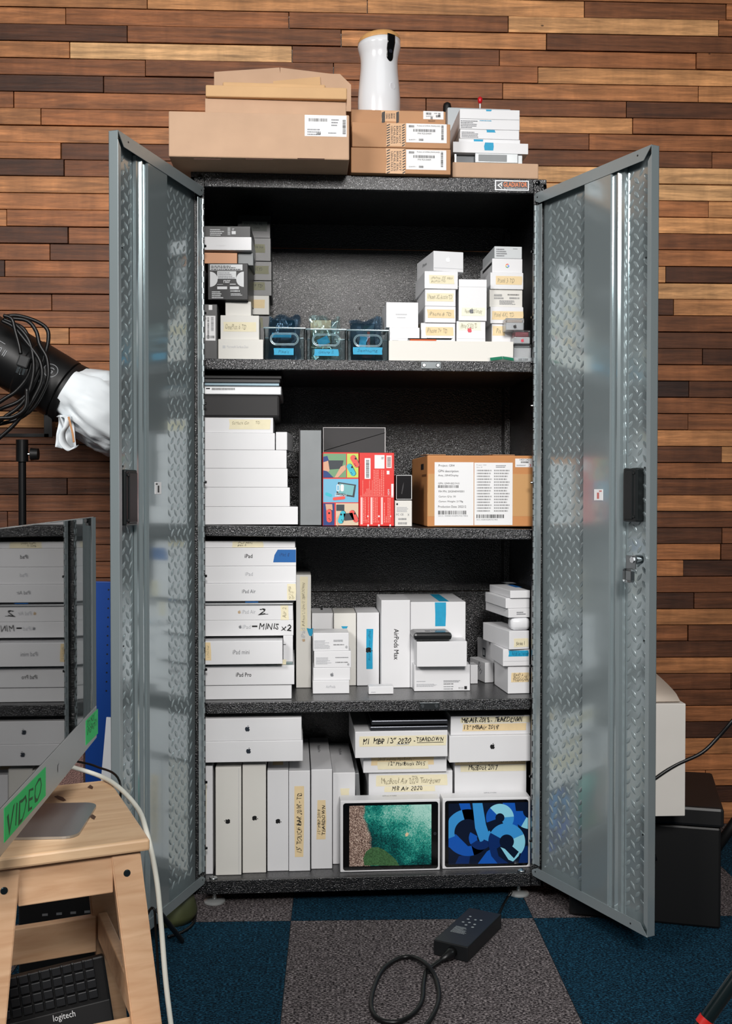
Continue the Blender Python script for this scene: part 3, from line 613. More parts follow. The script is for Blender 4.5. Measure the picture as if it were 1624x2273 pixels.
zc = atY(866, 112, .07).z-h0; n = Vector((math.cos(ac), math.sin(ac), 0)); bm = bmesh.new(); add_cyl(bm, n*(prof_r(zc)-.004)+Vector((0, 0, zc)), n*(prof_r(zc)+.0035)+Vector((0, 0, zc)), .006, 20, .005); add_cyl(bm, n*(prof_r(zc)+.0035)+Vector((0, 0, zc)), n*(prof_r(zc)+.0038)+Vector((0, 0, zc)), .0032, 16)
bm_obj('lens', bm, mat('lens_dark', (34, 36, 44), .08), st)
a2 = -PI/2+.62; n = Vector((math.cos(a2), math.sin(a2), 0)); zc = atY(868, 189, .07).z-h0; r1 = prof_r(zc); bm = bmesh.new(); add_cyl(bm, n*(r1-.004)+Vector((0, 0, zc)), n*(r1+.0006)+Vector((0, 0, zc)), .0095, 24, .0085)
edgesplit(bm_obj('treat_port', bm, mat('port_white', (214, 214, 218), .3), t, True))
Ff = Face(t, (-.03, -.0565, 0), (1, 0, 0), (0, 0, 1), (0, -1, 0)); text('Furbo', INKG, t, Ff, .036, .056, .001, .012, e=.0006)
# right-hand pile
_, z = topbox('cardboard_box', 'flat cardboard box at the bottom of the pile beside the nameplate', 'box', 1004, 1195, 361, .0, .225, CARD, H+.0005, bev=.003)
z1_ = z
pa, pb_ = atY(1008, 350, .03), atY(1159, 350, .03); t = thing('drive_tray', 'silver metal tray with a raised handle on the flat cardboard box', 'tray', (pa.x, .03, z+.0006)); zt_ = atY(1090, 340.5, .03).z-z; wt_ = pb_.x-pa.x
TRAYM = mat('tray_silver', (186, 190, 192), .3, .5)
box_obj('base', TRAYM, t, 0, wt_, 0, .19, 0, .006, .002)
for a_, b_ in ((0, .006), (wt_-.012, wt_)): box_obj('post', TRAYM, t, a_, b_, 0, .19, .006, zt_-.004, .001)
h0_, h1_ = atY(1054, 350, .03).x-pa.x, atY(1149, 350, .03).x-pa.x
box_obj('handle', TRAYM, t, h0_, h1_, -.004, .006, .0065, zt_-.001, .002); box_obj('handle_recess', GREYC, t, h0_+.008, h1_-.03, -.0045, -.0041, .010, zt_-.005)
box_obj('deck', mat('tray_dark', (96, 100, 104), .4), t, .008, wt_-.014, .02, .188, .0065, zt_-.001, .001)
z = z+zt_
_, z = topbox('white_box', 'wide white box taped with blue, on the silver tray', 'box', 1005, 1172, 316, .03, .2, WHITE, z+.0008, decs=[('tape', 1075, 1095, 316.5, 334, BLUE)], rot=1)
_, z = topbox('white_box', 'thin white box with fine print under two taller ones on the cabinet top', 'box', 1018, 1154, 309, .05, .17, WHITE, z+.0004, decs=[('tape', 1052, 1072, 309.5, 314, BLUE)])
_, z = topbox('white_box', 'white box with fine print and blue tape, second from the pile top', 'box', 1021, 1152, 288, .05, .17, WHITE, z+.0004, decs=[('fine', 1024, 1062, 291, 305, INKG, 4), ('tape', 1080, 1099, 288.5, 294, BLUE)])
_, z = topbox('white_box', 'white box with a printed side on the very top of the right pile', 'box', 1020, 1153, 243, .05, .17, WHITE, z+.0004, decs=[('fine', 1022, 1062, 266, 284, INKG, 5), ('tape', 1078, 1090, 243.5, 247, BLUE), ('fine', 1064, 1100, 266, 269, BLUE, 1), ('panel', 1021, 1152, 264.5, 265.3, GREYC, 'seam')])
_, zg = topbox('grey_device_case', 'pale grey flat device standing upright behind the white pile', 'device', 993, 1134, 239, .235, .03, mat('pale_device', (176, 182, 186), .35), H+.0005, bev=.004, rot=1)
p = atY(1065, 236, .25); t = thing('push_pin', 'small red-headed pin sticking up from the grey device', 'pin', (p.x, .25, zg+.0005)); bm = bmesh.new(); add_lathe(bm, [(.002, 0), (.0025, .018)], 10); bm_obj('stem', bm, GW, t, True)
bm = bmesh.new(); add_lathe(bm, [(.0035, .016), (.0062, .022), (.007, .03), (.004, .0345), (.001, .0355)], 14); bm_obj('head', bm, mat('red_plastic', (196, 22, 34), .3), t, True)
p = atY(992, 240, .3); bm = bmesh.new(); add_lathe(bm, [(.012, H+.0005), (.012, p.z-.01), (.012, p.z+.004), (.010, p.z+.012), (.004, p.z+.016)], 20, Matrix.Translation((p.x, .3, 0))); o = bm_obj('black_knob_stand', bm, BLACKM, None, True); tag(o, 'black rounded knob peeking out behind the grey device', 'knob')
# ------------------------------------------------------------------ shelf 1 (upper)
zA = 1.4157
DTAPE = mat('olive_tape', (128, 128, 104), .6)
TXW = mat('white_print', (210, 212, 214), .5)
pbox('black_box', 'black upright box with a barcode label at the left end of the upper shelf', 'box', 449, 482, 675, None, .035, .18, BLACKB, z0=zA, decs=[('label', 456, 478, 701, 756, PAPER), ('barv', 460, 464, 703, 752, INK), ('barv', 468, 474, 703, 735, INKG), ('bar', 458, 476, 745, 751, INK), ('label', 463, 471, 677, 688, PAPER)])
z = stack(zA, [('phone_box', 'wide white box with faint maker name at the foot of the upper shelf stack', 'box', 484, 584, 753, .05, .13, WHITE2, dict(decs=[('panel', 494, 496.7, 767, 769.7, INKS, 'emblem'), ('panel', 497.3, 500, 767, 769.7, INKS, 'emblem'), ('panel', 494, 496.7, 770.3, 773, INKS, 'emblem'), ('panel', 497.3, 500, 770.3, 773, INKS, 'emblem'), ('txt', 'Microsoft Surface Duo', 503, 551, 767, 772.5, INKS)])),
    ('phone_box', 'white phone box with a tape strip and red underside in the upper shelf stack', 'box', 489, 575, 700, .06, .12, WHITE2, dict(decs=[('tape', 496, 568, 715, 736, TAPE), ('pen', 'OnePlus 6 TD', 500, 546, 720, 731, INKF)])),
    ('phone_box', 'small plain white box squeezed under the black patterned box', 'box', 500, 557, 669, .07, .11, WHITE2)])
t, z = pbox('phone_box', 'black phone box printed with white panels and two circles', 'box', 461, 550, 585, None, .055, .14, BLACKB, z0=z+.0004, rot=-4, decs=[('label', 466, 538, 587, 600, TXW, 'printed_panel'), ('fine', 468, 536, 588, 599, INK, 3), ('label', 482, 524, 602, 619, TXW, 'printed_panel'), ('fine', 484, 522, 603, 618, INKG, 4),
    ('txt', 'razr', 496, 511, 622, 628, TXW, 0, .03), ('fine', 482, 500, 630, 632, TXW, 1), ('fine', 510, 528, 628, 632, TXW, 1), ('label', 482, 504, 636, 642, TXW, 'printed_panel'), ('fine', 470, 496, 645, 662, TXW, 4), ('label', 510, 530, 636, 642, TXW, 'printed_panel'), ('bar', 511, 532, 644, 648, TXW), ('fine', 512, 540, 650, 656, TXW, 2)]
    + [('poly', [(x, 617) for x in ()] or [(466+17*math.sin(a*PI/12), 620-17*math.cos(a*PI/12)) for a in range(13)], TXW, 'printed_circle')] + [('poly', [(541-17*math.sin(a*PI/12), 620-17*math.cos(a*PI/12)) for a in range(13)], TXW, 'printed_circle')])
zr = z
pbox('cardboard_box', 'small tan box lying on the patterned black phone box', 'box', 449, 526, 561, None, .06, .12, mat('peach_card', (206, 150, 112), .55), z0=zr+.0004)
_, z2 = pbox('phone_box', 'grey box end beside the small tan box', 'box', 528, 562, 561, None, .075, .12, GREYC, z0=zr+.0004)
_, z2 = pbox('phone_box', 'white box with faint lettering above the small tan box', 'box', 449, 558, 526, None, .055, .15, WHITE, z0=max(zr+.0004, z2)+.001, decs=[('fine', 480, 506, 541, 546, mat('blind_emboss', (214, 214, 216), .4), 1)], rot=-2)
pbox('phone_box', 'black box with white symbols lying on top of the left stack', 'box', 449, 556, 502, None, .06, .15, BLACKB, z0=z2+.0004, rot=-2, decs=[('fine', 466, 500, 507, 523, TXW, 4), ('barv', 505, 511, 505, 522, TXW), ('label', 514, 523, 513, 520, TXW, 'printed_panel'), ('fine', 515, 521, 506, 511, TXW, 2)])
stack(zA, [('phone_box', 'dark box with a small tape strip, lowest of the back column on the upper shelf', 'box', 545, 602, 700, .235, .15, BLACKB, dict(decs=[('tape', 572, 583, 705, 727, DTAPE)])),
    ('phone_box', 'white box with tan tape in the dark back column of the upper shelf', 'box', 546, 597, 656, .225, .15, WHITE2, dict(decs=[('tape', 556, 588, 665, 684, TAPEO), ('pen', '6', 558, 563, 669, 681, INK)])),
    ('phone_box', 'dark box with an olive tape strip just above the white one in the back column', 'box', 548, 603, 623, .23, .15, BLACKB, dict(decs=[('tape', 554, 588, 626, 644, DTAPE), ('pen', 'S9 TD', 560, 582, 631, 638, INK)])),
    ('phone_box', 'dark box with an olive tape strip in the middle of the back column', 'box', 546, 603, 580, .23, .15, BLACKB, dict(decs=[('tape', 549, 596, 590, 608, DTAPE), ('pen', 'S10 5G TD', 556, 582, 594, 601, INK)])),
    ('phone_box', 'dark box with a short tape strip, second from the top of the back column', 'box', 543, 601, 528, .23, .15, BLACKB, dict(decs=[('tape', 556, 588, 542, 561, DTAPE), ('pen', 'S20 5G', 562, 584, 546, 551, INK)])),
    ('phone_box', 'dark box with a wide grey label on top of the back column', 'box', 527, 600, 478, .235, .15, BLACKB, dict(decs=[('tape', 537, 592, 492, 513, mat('grey_label_tape', (104, 108, 104), .6)), ('pen', 'S20 ULTRA 5G', 541, 582, 495, 500, INK), ('pen', '10040', 562, 576, 503, 508, INK)]))])
# clear bins with bagged phones
PLAST = mat('clear_plastic', (226, 240, 244), .06, trans=1, ior=1.3, spec=.5)
PRIM = mat('clear_plastic_rim', (196, 222, 230), .08, trans=.7, ior=1.4)
def bagmat():
    m = bpy.data.materials.new('static_shield_film'); m.use_nodes = True; nt = m.node_tree; N = nt.nodes; p = N['Principled BSDF']; p.inputs['Base Color'].default_value = (*lin((26, 62, 84)), 1); p.inputs['Metallic'].default_value = .5; p.inputs['Roughness'].default_value = .16; p.inputs['Alpha'].default_value = .62
    return m
BAG = bagmat()
def crumple(name, m, parent, w_, h, seed, amp=.006, thick=.02, top=None, nu=22, nv=22):
    """a closed, creased film pouch: local x 0..w, z 0..h, two skins"""
    from mathutils import noise as nz
    bm = bmesh.new(); G = []
    for side in (-1, 1):
        g = []
        for j in range(nv+1):
            row = []
            for i in range(nu+1):
                u, v = i/nu, j/nv; e = math.sin(PI*u)**.5*(1-v**4*.8)*min(1, v*4+.3) if 0 < u < 1 else 0
                q = Vector((u*5+seed, v*5, side*2+seed)); d = nz.noise(q)*amp+nz.noise(q*2.7)*amp*.6
                row.append(bm.verts.new((u*w_+nz.noise(q*1.3)*amp*.8, side*thick/2*e+d*(1 if 0 < u < 1 else .6)*side*.5+nz.noise(Vector((u*3, v*3, seed)))*amp, v*h+(nz.noise(Vector((u*4, seed, 9)))*.012*v))))
            g.append(row)
        G.append(g)
    for g in G:
        for a, b in zip(g, g[1:]):
            for i in range(nu): bm.faces.new((a[i], a[i+1], b[i+1], b[i]))
    return bm_obj(name, bm, m, parent, True)
BT = [('clear plastic bin with a dark phone in a blue bag, leftmost of three', 586, 676, 'tape_a'), ('clear plastic bin with a mirror-like phone bag, middle of three', 680, 767, 'tape_b'), ('clear plastic bin holding bagged circuit boards, rightmost of three', 771, 861, 'tape_c')]
for n_, (lb, x0, x1, _) in enumerate(BT):
    Yb = .04; a, b = atY(x0, 760, Yb), atY(x1, 760, Yb); w_ = b.x-a.x; h = atY(x0, (728, 731, 733)[n_], Yb).z-zA; D = .18
    t = thing('storage_bin', lb, 'bin', (a.x, Yb, zA+.0005), 0, 'clear bins of bagged phones')
    bm = bmesh.new(); th = .0022; i_ = .004   # walls taper inwards towards the bottom
    add_box(bm, i_, w_-i_, i_, D-i_, 0, th, .0006); add_box(bm, 0, w_, 0, th, th, h, .0008); add_box(bm, 0, w_, D-th, D, th, h, .0008); add_box(bm, 0, th, th, D-th, th, h, 0); add_box(bm, w_-th, w_, th, D-th, th, h, 0)
    bm_obj('bin_body', bm, PLAST, t)
    bm = bmesh.new(); add_tube(bm, [(0, 0, h), (w_, 0, h), (w_, D, h), (0, D, h), (0, 0, h)], .0022, 8); bm_obj('rim', bm, PRIM, t)
    bm = bmesh.new(); cx_, cz_ = w_*.5, h*.66; P = []
    for rr_, z_ in ((.0155, 0), (.0125, 0)):
        P = []
        for k_ in range(33):
            an = 2*PI*k_/32; sx = w_*.20 if math.cos(an) > 0 else -w_*.20; P.append((cx_+sx+rr_*math.cos(an), -.001, cz_+rr_*math.sin(an)))
        add_tube(bm, P, .0011, 6, False)
    bm_obj('grip_ring', bm, PRIM, t)
    F = boxfaces(t, w_, D, h)
    TX = [(608, 651, 773, 788, 'Pixels'), (697, 751, 775, 790, 'Galaxy Z'), (783, 848, 771, 787, 'Samsung')][n_]
    tp = slab('tape_label', BLUE, t, F['F'], *F['F'].rect(*TX[:4]), t=.0003, e=.0001, rag=.0012); text(TX[4], mat('pen_blue_dark', (14, 100, 132), .6), tp, F['F'], *F['F'].rect(TX[0]+10, TX[1]-10, TX[2]+4, TX[3]-4), shear=.2, hand=True)
    # phones in film bags leaning inside
    specs = [[(0.012, .055, .068, .118, 'dark'), ], [(.010, .05, .058, .12, 'mirror'), (.026, .085, .042, .105, 'grey')], [(.012, .05, .066, .11, 'board')]][n_]
    for q, (dx, dy, pw, ph, kind) in enumerate(specs):
        nm = {'dark': 'phone', 'mirror': 'phone', 'grey': 'phone', 'board': 'opened_phone'}[kind]
        lab = {'dark': 'dark phone leaning inside the leftmost clear bin', 'mirror': 'phone with a mirror-like screen leaning in the middle clear bin', 'grey': 'grey-blue phone slanting behind the mirror-like one in the middle bin', 'board': 'open phone frame with an orange ribbon cable in the rightmost clear bin'}[kind]
        ph_ = thing(nm, lab, 'phone', (a.x+dx, Yb+dy, zA+(.026 if kind == 'grey' else .004))); ph_.rotation_euler = (math.radians(-13), 0, 0) if kind != 'grey' else (math.radians(-13), math.radians(9), 0)
        m1 = {'dark': BLACKG, 'mirror': mat('mirror_glass', (196, 190, 160), .04, 1), 'grey': mat('phone_blue_grey', (120, 142, 156), .25, .4), 'board': mat('phone_frame_dark', (30, 44, 52), .3)}[kind]
        box_obj('body', mat('phone_edge', (40, 44, 48), .3, .6), ph_, 0, pw, 0, .008, 0, ph, bev=.003); box_obj('screen', m1, ph_, .002, pw-.002, -.0006, .0, .003, ph-.003, bev=0)
        if kind == 'board':
            box_obj('circuit_board', mat('pcb_green', (24, 70, 56), .4), ph_, .034, pw-.006, -.0022, -.0007, .05, ph-.008); box_obj('ribbon_cable', mat('orange_ribbon', (214, 96, 30), .4), ph_, .044, .051, -.003, -.0023, .035, .085); box_obj('connector', ALU, ph_, .03, pw-.006, -.002, -.0007, .028, .032)
            box_obj('chip_strip', mat('copper_brown', (120, 50, 26), .4, .5), ph_, .03, pw-.01, -.002, -.0007, .012, .022)
    lbb = ['blue anti-static bag with crumpled top in the leftmost clear bin', 'silvery anti-static bag with crumpled top in the middle clear bin', 'blue anti-static bag with torn top in the rightmost clear bin'][n_]
    bg = crumple('anti_static_bag', BAG if n_ != 1 else mat('silver_film', (120, 146, 146), .14, .7, alpha=.4), None, w_-.022, .128-.004*n_, 3.3*n_+1, .008, .026); bg.location = (a.x+.011, Yb+.052, zA+.004); bg.rotation_euler = (math.radians(-13), 0, 0)
    tag(bg, lbb, 'bag', 'anti-static bags in the bins')
    ins = box_obj('tape_flag', BLUE, None, 0, (.05, .03, .018)[n_], 0, .0004, 0, (.012, .02, .028)[n_]); ins.location = (a.x+(.02, .035, .03)[n_], Yb+.016, zA+(.062, .038, .04)[n_]); ins.rotation_euler = (0, math.radians((0, -25, 8)[n_]), 0)
    tag(ins, ['blue tape flag behind the front of the leftmost clear bin', 'blue tape flag marked by hand behind the grip of the middle bin', 'short blue tape flag behind the grip of the rightmost bin'][n_], 'tape')
# white boxes on the right half
_, zl = pbox('white_box', 'long plain white box along the front of the upper shelf', 'box', 863, 1139, 757, None, .03, .16, mat('cream_card', (218, 215, 208), .5), z0=zA)
stack(zl, [('phone_box', 'low white box with a faint line of print at the left of the long box', 'box', 864, 931, 727, .05, .14, WHITE, dict(decs=[('fine', 870, 890, 754, 756.5, INKG, 1), ('panel', 864.5, 935.5, 751, 751.6, INKS, 'seam')])),
    ('phone_box', 'tall white box with faint script at the left of the white phone boxes', 'box', 857, 928, 671, .055, .13, WHITE, dict(decs=[('fine', 878, 907, 694, 699, INKS, 1), ('fine', 881, 905, 702, 706, INKS, 1)]))])
PINK = mat('pink_print', (226, 196, 180), .5)
z = stack(zl, [('phone_box', 'white phone box with tape reading 7 plus in the middle stack', 'box', 934, 1010, 717, .06, .16, WHITE, dict(rot=1, decs=[('tape', 944, 1006, 726, 745, TAPEO), ('pen', 'iPhone 7+ TD', 947, 992, 729, 739, INKF), ('label@L', 924, 932, 722, 745, mat('brown_tape', (150, 140, 116), .6), 'tape_label')])),
    ('phone_box', 'white phone box with tape reading 8 in the middle stack', 'box', 943, 1011, 680, .055, .16, WHITE, dict(rot=1, decs=[('tape', 948, 1008, 687, 706, TAPEO), ('pen', 'iPhone 8 TD', 952, 1001, 693, 701, INKF)])),
    ('phone_box', 'white phone box with tape reading XS in the middle stack', 'box', 943, 1011, 642, .055, .16, WHITE, dict(rot=1, decs=[('tape', 946, 1006, 651, 669, TAPE), ('pen', 'iPhone XS Austin TD', 949, 1003, 654, 664, INKF)])),
    ('phone_box', 'white phone box with tape reading XS Max, second from the stack top', 'box', 942, 1016, 602, .05, .16, WHITE, dict(rot=2, decs=[('tape', 953, 1008, 611, 630, TAPE), ('pen', 'iPhone XS Max\nAustin TD', 956, 1004, 614, 627, INKF)])),
    ('phone_box', 'white phone box with a glossy fruit emblem turned on top of the middle stack', 'box', 962, 1028, 557, .05, .16, WHITE, dict(rot=9, decs=[('apple', 994, 576, 12, mat('gloss_emblem', (250, 250, 252), .1)), ('txt@L', 'iPhone', 938, 947, 584, 591, INKG), ('panel', 962.5, 1027.5, 595.5, 596.3, INKS, 'seam')]))])
z = stack(zl, [('phone_box', 'white phone box with a red fruit emblem under the taller white box', 'box', 1013, 1077, 713, .06, .15, WHITE, dict(decs=[('tape', 1018, 1066, 715, 733, mat('pale_tape', (228, 228, 208), .6)), ('pen', 'iPhone SE 2020 TD', 1022, 1058, 718, 729, INKF), ('apple', 1042, 732, 12, mat('red_emblem', (204, 48, 70), .4)), ('panel', 1013.5, 1076.5, 751.5, 752.2, INKS, 'seam')])),
    ('phone_box', 'tall white phone box with pale tape over a grey emblem', 'box', 1018, 1080, 620, .055, .15, WHITE, dict(decs=[('panel', 1014, 1080, 636.5, 637.2, INKS, 'seam'), ('tape', 1024, 1076, 683, 701, mat('pale_tape', (228, 228, 208), .6)), ('apple', 1046, 690, 12, INKG), ('pen', 'iPhone X 2020 Samsung', 1031, 1069, 686, 698, INKF)]))])
GR = mat('google_red', (219, 68, 55), .4); GY = mat('google_yellow', (244, 180, 0), .4); GG = mat('google_green', (15, 157, 88), .4); GB = mat('google_blue', (66, 133, 244), .4)
z = stack(zl, [('phone_box', 'white phone box with short tape at the foot of the right stack', 'box', 1091, 1161, 719, .09, .16, WHITE, dict(rot=1, decs=[('tape', 1092, 1120, 724, 745, TAPEO), ('pen', 'Pix', 1101, 1112, 729, 740, INKF)])),
    ('phone_box', 'white phone box with tape reading 4XL in the right stack', 'box', 1088, 1161, 681, .085, .16, WHITE, dict(rot=1, decs=[('tape', 1092, 1160, 691, 710, TAPEO), ('pen', 'Pixel 4XL TD', 1096, 1140, 694, 704, INKF)])),
    ('phone_box', 'white phone box with a printed barcode label in the right stack', 'box', 1086, 1159, 643, .09, .16, WHITE2, dict(rot=1, decs=[('bar', 1096, 1114, 653, 658, INKG), ('bar', 1126, 1152, 653, 656, INK), ('bar', 1096, 1118, 660, 664, INKG), ('bar', 1130, 1152, 660, 664, INKG), ('fine', 1108, 1152, 666, 676, INKG, 4)])),
    ('phone_box', 'white phone box with tape reading 3 TD in the right stack', 'box', 1088, 1161, 605, .085, .16, WHITE, dict(rot=1, decs=[('tape', 1100, 1158, 613, 632, TAPEO), ('pen', 'Pixel 3 TD', 1104, 1141, 618, 628, INKF), ])),
    ('phone_box', 'white phone box with a four-colour round letter emblem', 'box', 1092, 1159, 574, .09, .16, WHITE, dict(rot=1, decs=[('panel@L', 1071, 1091, 592, 598, INK, 'phone_picture')])),
    ('phone_box', 'white phone box with fine print and a code patch on the right stack top', 'box', 1097, 1158, 547, .09, .16, GREYW, dict(rot=1, decs=[('fine', 1101, 1130, 550, 569, INKG, 4), ('fine', 1138, 1150, 551, 553, INKG, 1)]))])
gb = bpy.data.objects['phone_box'] if False else [o for o in bpy.data.objects if o.get('label', '').startswith('white phone box with a four-colour')][0]
Fg = Face(gb, (0, 0, 0), (1, 0, 0), (0, 0, 1), (0, -1, 0)); gu, gv = Fg.uv(1125.5, 590)
def arc(a0, a1, m): 
    R1, R2 = .0052, .0034; P = [(gu+R1*math.cos(a), gv+R1*math.sin(a)) for a in [a0+(a1-a0)*i/8 for i in range(9)]]+[(gu+R2*math.cos(a), gv+R2*math.sin(a)) for a in [a1+(a0-a1)*i/8 for i in range(9)]]
    polys('emblem_arc', m, gb, Fg, [P], .0008)
arc(.75, 2.5, GR); arc(2.5, 3.7, GY); arc(3.7, 5.3, GG); arc(5.3, 6.28, GB); polys('emblem_arc', GB, gb, Fg, rects([(gu, gu+.0052, gv-.0009, gv+.0009)]), .0008)
# phone with orange case on the long box
p = atY(905, 756, .032); t = thing('phone', 'phone in an orange-edged case lying on the long white box', 'phone', (p.x, .033, zl+.0008), -.02)
box_obj('screen', BLACKG, t, 0, .115, 0, .012, .0035, .0062, bev=.001); box_obj('case', mat('orange_case', (226, 98, 44), .5), t, .006, .075, .001, .012, 0, .0034, bev=.001); box_obj('frame', ALU, t, .05, .118, -.001, .010, .0063, .0078, bev=.0005); t.rotation_euler = (0, -.0, -.02)
# small clear earbud cases
CLR = mat('clear_case', (240, 244, 246), .05, trans=.95, ior=1.25)
def earcase(label, x0, x1, yt, yb, ym, Y, z0, card, emb, decs=()):
    a, b = atY(x0, ym, Y), atY(x1, ym, Y); w_ = b.x-a.x; h = atY(x0, yt, Y).z-z0; hm = atY(x0, ym, Y).z-z0
    t = thing('earphone_case', label, 'case', (a.x, Y, z0+.0004), 0, 'clear earphone cases'); box_obj('clear_cover', CLR, t, 0, w_, 0, .042, 0, h, bev=.002); box_obj('card_tray', card[0], t, .0018, w_-.0018, .0018, .040, .001, hm, bev=.001); box_obj('insert', card[1], t, .004, w_-.004, .005, .038, hm+.0005, h-.004, bev=.002)
    F = Face(t, (0, 0, 0), (1, 0, 0), (0, 0, 1), (0, -1, 0))
    if emb: apple(emb, t, F, w_/2, hm*.5, hm*.55)
    return t, z0+h
zz = zA
t, zz = earcase('clear earphone case with a barcode label, bottom of three beside the long box', 1139, 1180, 764, 797, 772, .045, zz, (PAPER, GREYC), None); F = Face(t, (0, 0, 0), (1, 0, 0), (0, 0, 1), (0, -1, 0)); bcd = barcode(INK, t, F, .012, .04, .006, .012)
t, zz = earcase('clear earphone case with a red fruit emblem, middle of three', 1141, 1177, 733, 762, 748, .04, zz+.0006, (WHITE, mat('dark_red', (130, 20, 40), .3)), mat('red_emblem', (204, 48, 70), .4))
t, zz = earcase('clear earphone case with a black fruit emblem, topmost of three', 1122, 1163, 706, 730, 716, .045, zz+.0006, (WHITE, mat('pale_pink_tray', (206, 190, 180), .4)), INK)
bg = crumple('plastic_bag', mat('clear_film', (210, 218, 222), .12, .1, alpha=.14), None, .14, .05, 12.2, .008, .02); p = atY(1085, 797, .02); bg.location = (p.x, .024, zA+.001); bg.rotation_euler = (math.radians(-62), 0, .02); bg.location.y = .012; bg.scale = (.9, .5, .5)
tag(bg, 'crumpled clear plastic bag at the right end of the upper shelf edge', 'bag')
bm = bmesh.new(); add_box(bm, 0, .032, 0, .012, 0, .0016, .0004, 0, Matrix.Rotation(-.16, 4, 'Y')); add_box(bm, .0325, .062, 0, .012, 0, .0016, .0004, 0, Matrix.Translation((0, 0, .0108)) @ Matrix.Rotation(.17, 4, 'Y'))
o = bm_obj('bent_card', bm, mat('deep_green', (22, 112, 84), .45)); p = atY(1088, 797, .014); o.location = (p.x, .0115, zA+.0006); o.rotation_euler = (.75, 0, 0); tag(o, 'bent green card under the plastic bag at the shelf edge', 'card')
# ------------------------------------------------------------------ shelf 2
zB = lambda x: .98375-.01370*(x-.09)+.0006
SLV = mat('laptop_silver', (196, 198, 200), .3, .7)
z = stack(zB(-.33), [('tablet_box', 'widest plain white box at the bottom of the second shelf stack', 'box', 446, 661, 1125, .04, .25, WHITE),
    ('tablet_box', 'plain white box, second from the bottom of the second shelf stack', 'box', 446, 643, 1082, .04, .25, WHITE),
    ('tablet_box', 'plain white box, third from the bottom of the second shelf stack', 'box', 446, 638, 1040, .04, .25, WHITE),
    ('tablet_box', 'plain white box carrying the small upright box at its right end', 'box', 446, 636, 999, .04, .25, WHITE)])
zk = z
pbox('phone_box', 'small upright white box at the right end of the second shelf stack', 'box', 612, 637, 959, None, .04, .17, WHITE, z0=z+.0004, rot=-5)
z = stack(zk, [('tablet_box', 'plain white box beside the small upright one on the second shelf', 'box', 446, 610, 961, .04, .25, WHITE),
    ('tablet_box', 'white box with a wide tape strip under the black box on the second shelf', 'box', 446, 606, 927, .045, .25, WHITE, dict(decs=[('tape', 509, 600, 931, 953, TAPE), ('pen', 'Surface Go', 515, 552, 935, 942, INKF), ('pen', 'TD', 567, 577, 935, 941, INKF)])),
    ('laptop_box', 'thick dark box with rounded edges under the laptops on the second shelf', 'box', 446, 620, 877, .04, .27, mat('soft_black', (34, 33, 34), .6), dict(bev=.006))])
t, z = pbox('laptop', 'silver laptop with a row of side vents on the dark box', 'laptop', 446, 625, 857, None, .045, .26, SLV, z0=z+.0006, bev=.003, body='body', decs=[('panel', 449, 453, 860, 865, INK, 'port'), ('panel', 457, 466, 861, 864, INK, 'port')]+[('panel', 470+i*2.6, 471.6+i*2.6, 861, 866, INK, 'vent') for i in range(20)], rot=-.4)
z = stack(z, [('laptop', 'thin blue-edged tablet lying on the silver laptop', 'tablet', 446, 620, 850, .045, .25, mat('blue_grey_metal', (120, 140, 150), .3, .6), dict(bev=.002, rot=-.5)),
    ('laptop', 'thin black laptop in the dark at the top of the second shelf stack', 'laptop', 446, 622, 841, .05, .25, BLACKB, dict(bev=.002, rot=-.5)),
    ('laptop', 'uppermost black laptop just beneath the upper shelf', 'laptop', 446, 625, 833, .05, .25, BLACKM, dict(bev=.002, rot=-.5))])
pbox('laptop_box', 'tall grey box with a black left edge standing on the second shelf', 'box', 666, 713, 955, None, .05, .28, GREYC, z0=zB(-.2))
box_obj_ = pbox('sleeve', 'thin black card sleeve against the tall grey box', 'sleeve', 663.2, 665.4, 953, None, .05, .26, BLACKM, z0=zB(-.22), bev=.0003)
EDG = mat('white_worn_edge', (206, 206, 206), .6)
t, _ = pbox('console_box', 'black box with worn white edges and a crease behind the red box', 'box', 717, 855, 949, None, .25, .15, mat('charcoal_card', (34, 34, 36), .5), z0=zB(-.05), bev=.001,
    decs=[('panel', 717, 855, 948.6, 949.8, EDG, 'worn_edge'), ('panel', 853.6, 855.2, 949, 1004, EDG, 'worn_edge'), ('panel', 716.6, 717.8, 949, 1004, EDG, 'worn_edge'), ('poly', [(718, 1000), (854, 960), (854, 961), (718, 1001.3)], BLACKG, 'crease')])
RED = mat('game_red', (214, 44, 38), .42); SKY = mat('photo_blue', (110, 176, 206), .5); GRN = mat('photo_green', (110, 150, 112), .5); SKIN = mat('photo_skin', (206, 158, 130), .5); NAVY = mat('photo_navy', (30, 60, 120), .5)
TEAL = mat('controller_teal', (58, 180, 196), .4); CORAL = mat('controller_coral', (226, 84, 76), .4); LIME = mat('photo_lime', (186, 204, 90), .5); SAND = mat('photo_sand', (206, 186, 160), .5); DARK = mat('photo_dark', (52, 58, 64), .5)
def Pn(x0, x1, y0, y1, m, nm='printed_photo'): return ('panel', x0, x1, y0, y1, m, nm)
def Q(P, m, e=.0006, nm='printed_shape'): return ('poly', P, m, nm, e)
def pill(cx, cy, w_, h, a=0):
    r_ = w_/2; L = []
    for k in range(16):
        an = PI*k/7.5 if k < 8 else PI*(k-1)/7.5
        L.append((r_*math.cos(an), (h/2-r_)*(1 if math.sin(an) > 0 else -1)+r_*math.sin(an)))
    c, s = math.cos(a), math.sin(a); return [(cx+x*c-y*s, cy+x*s+y*c) for x, y in L]
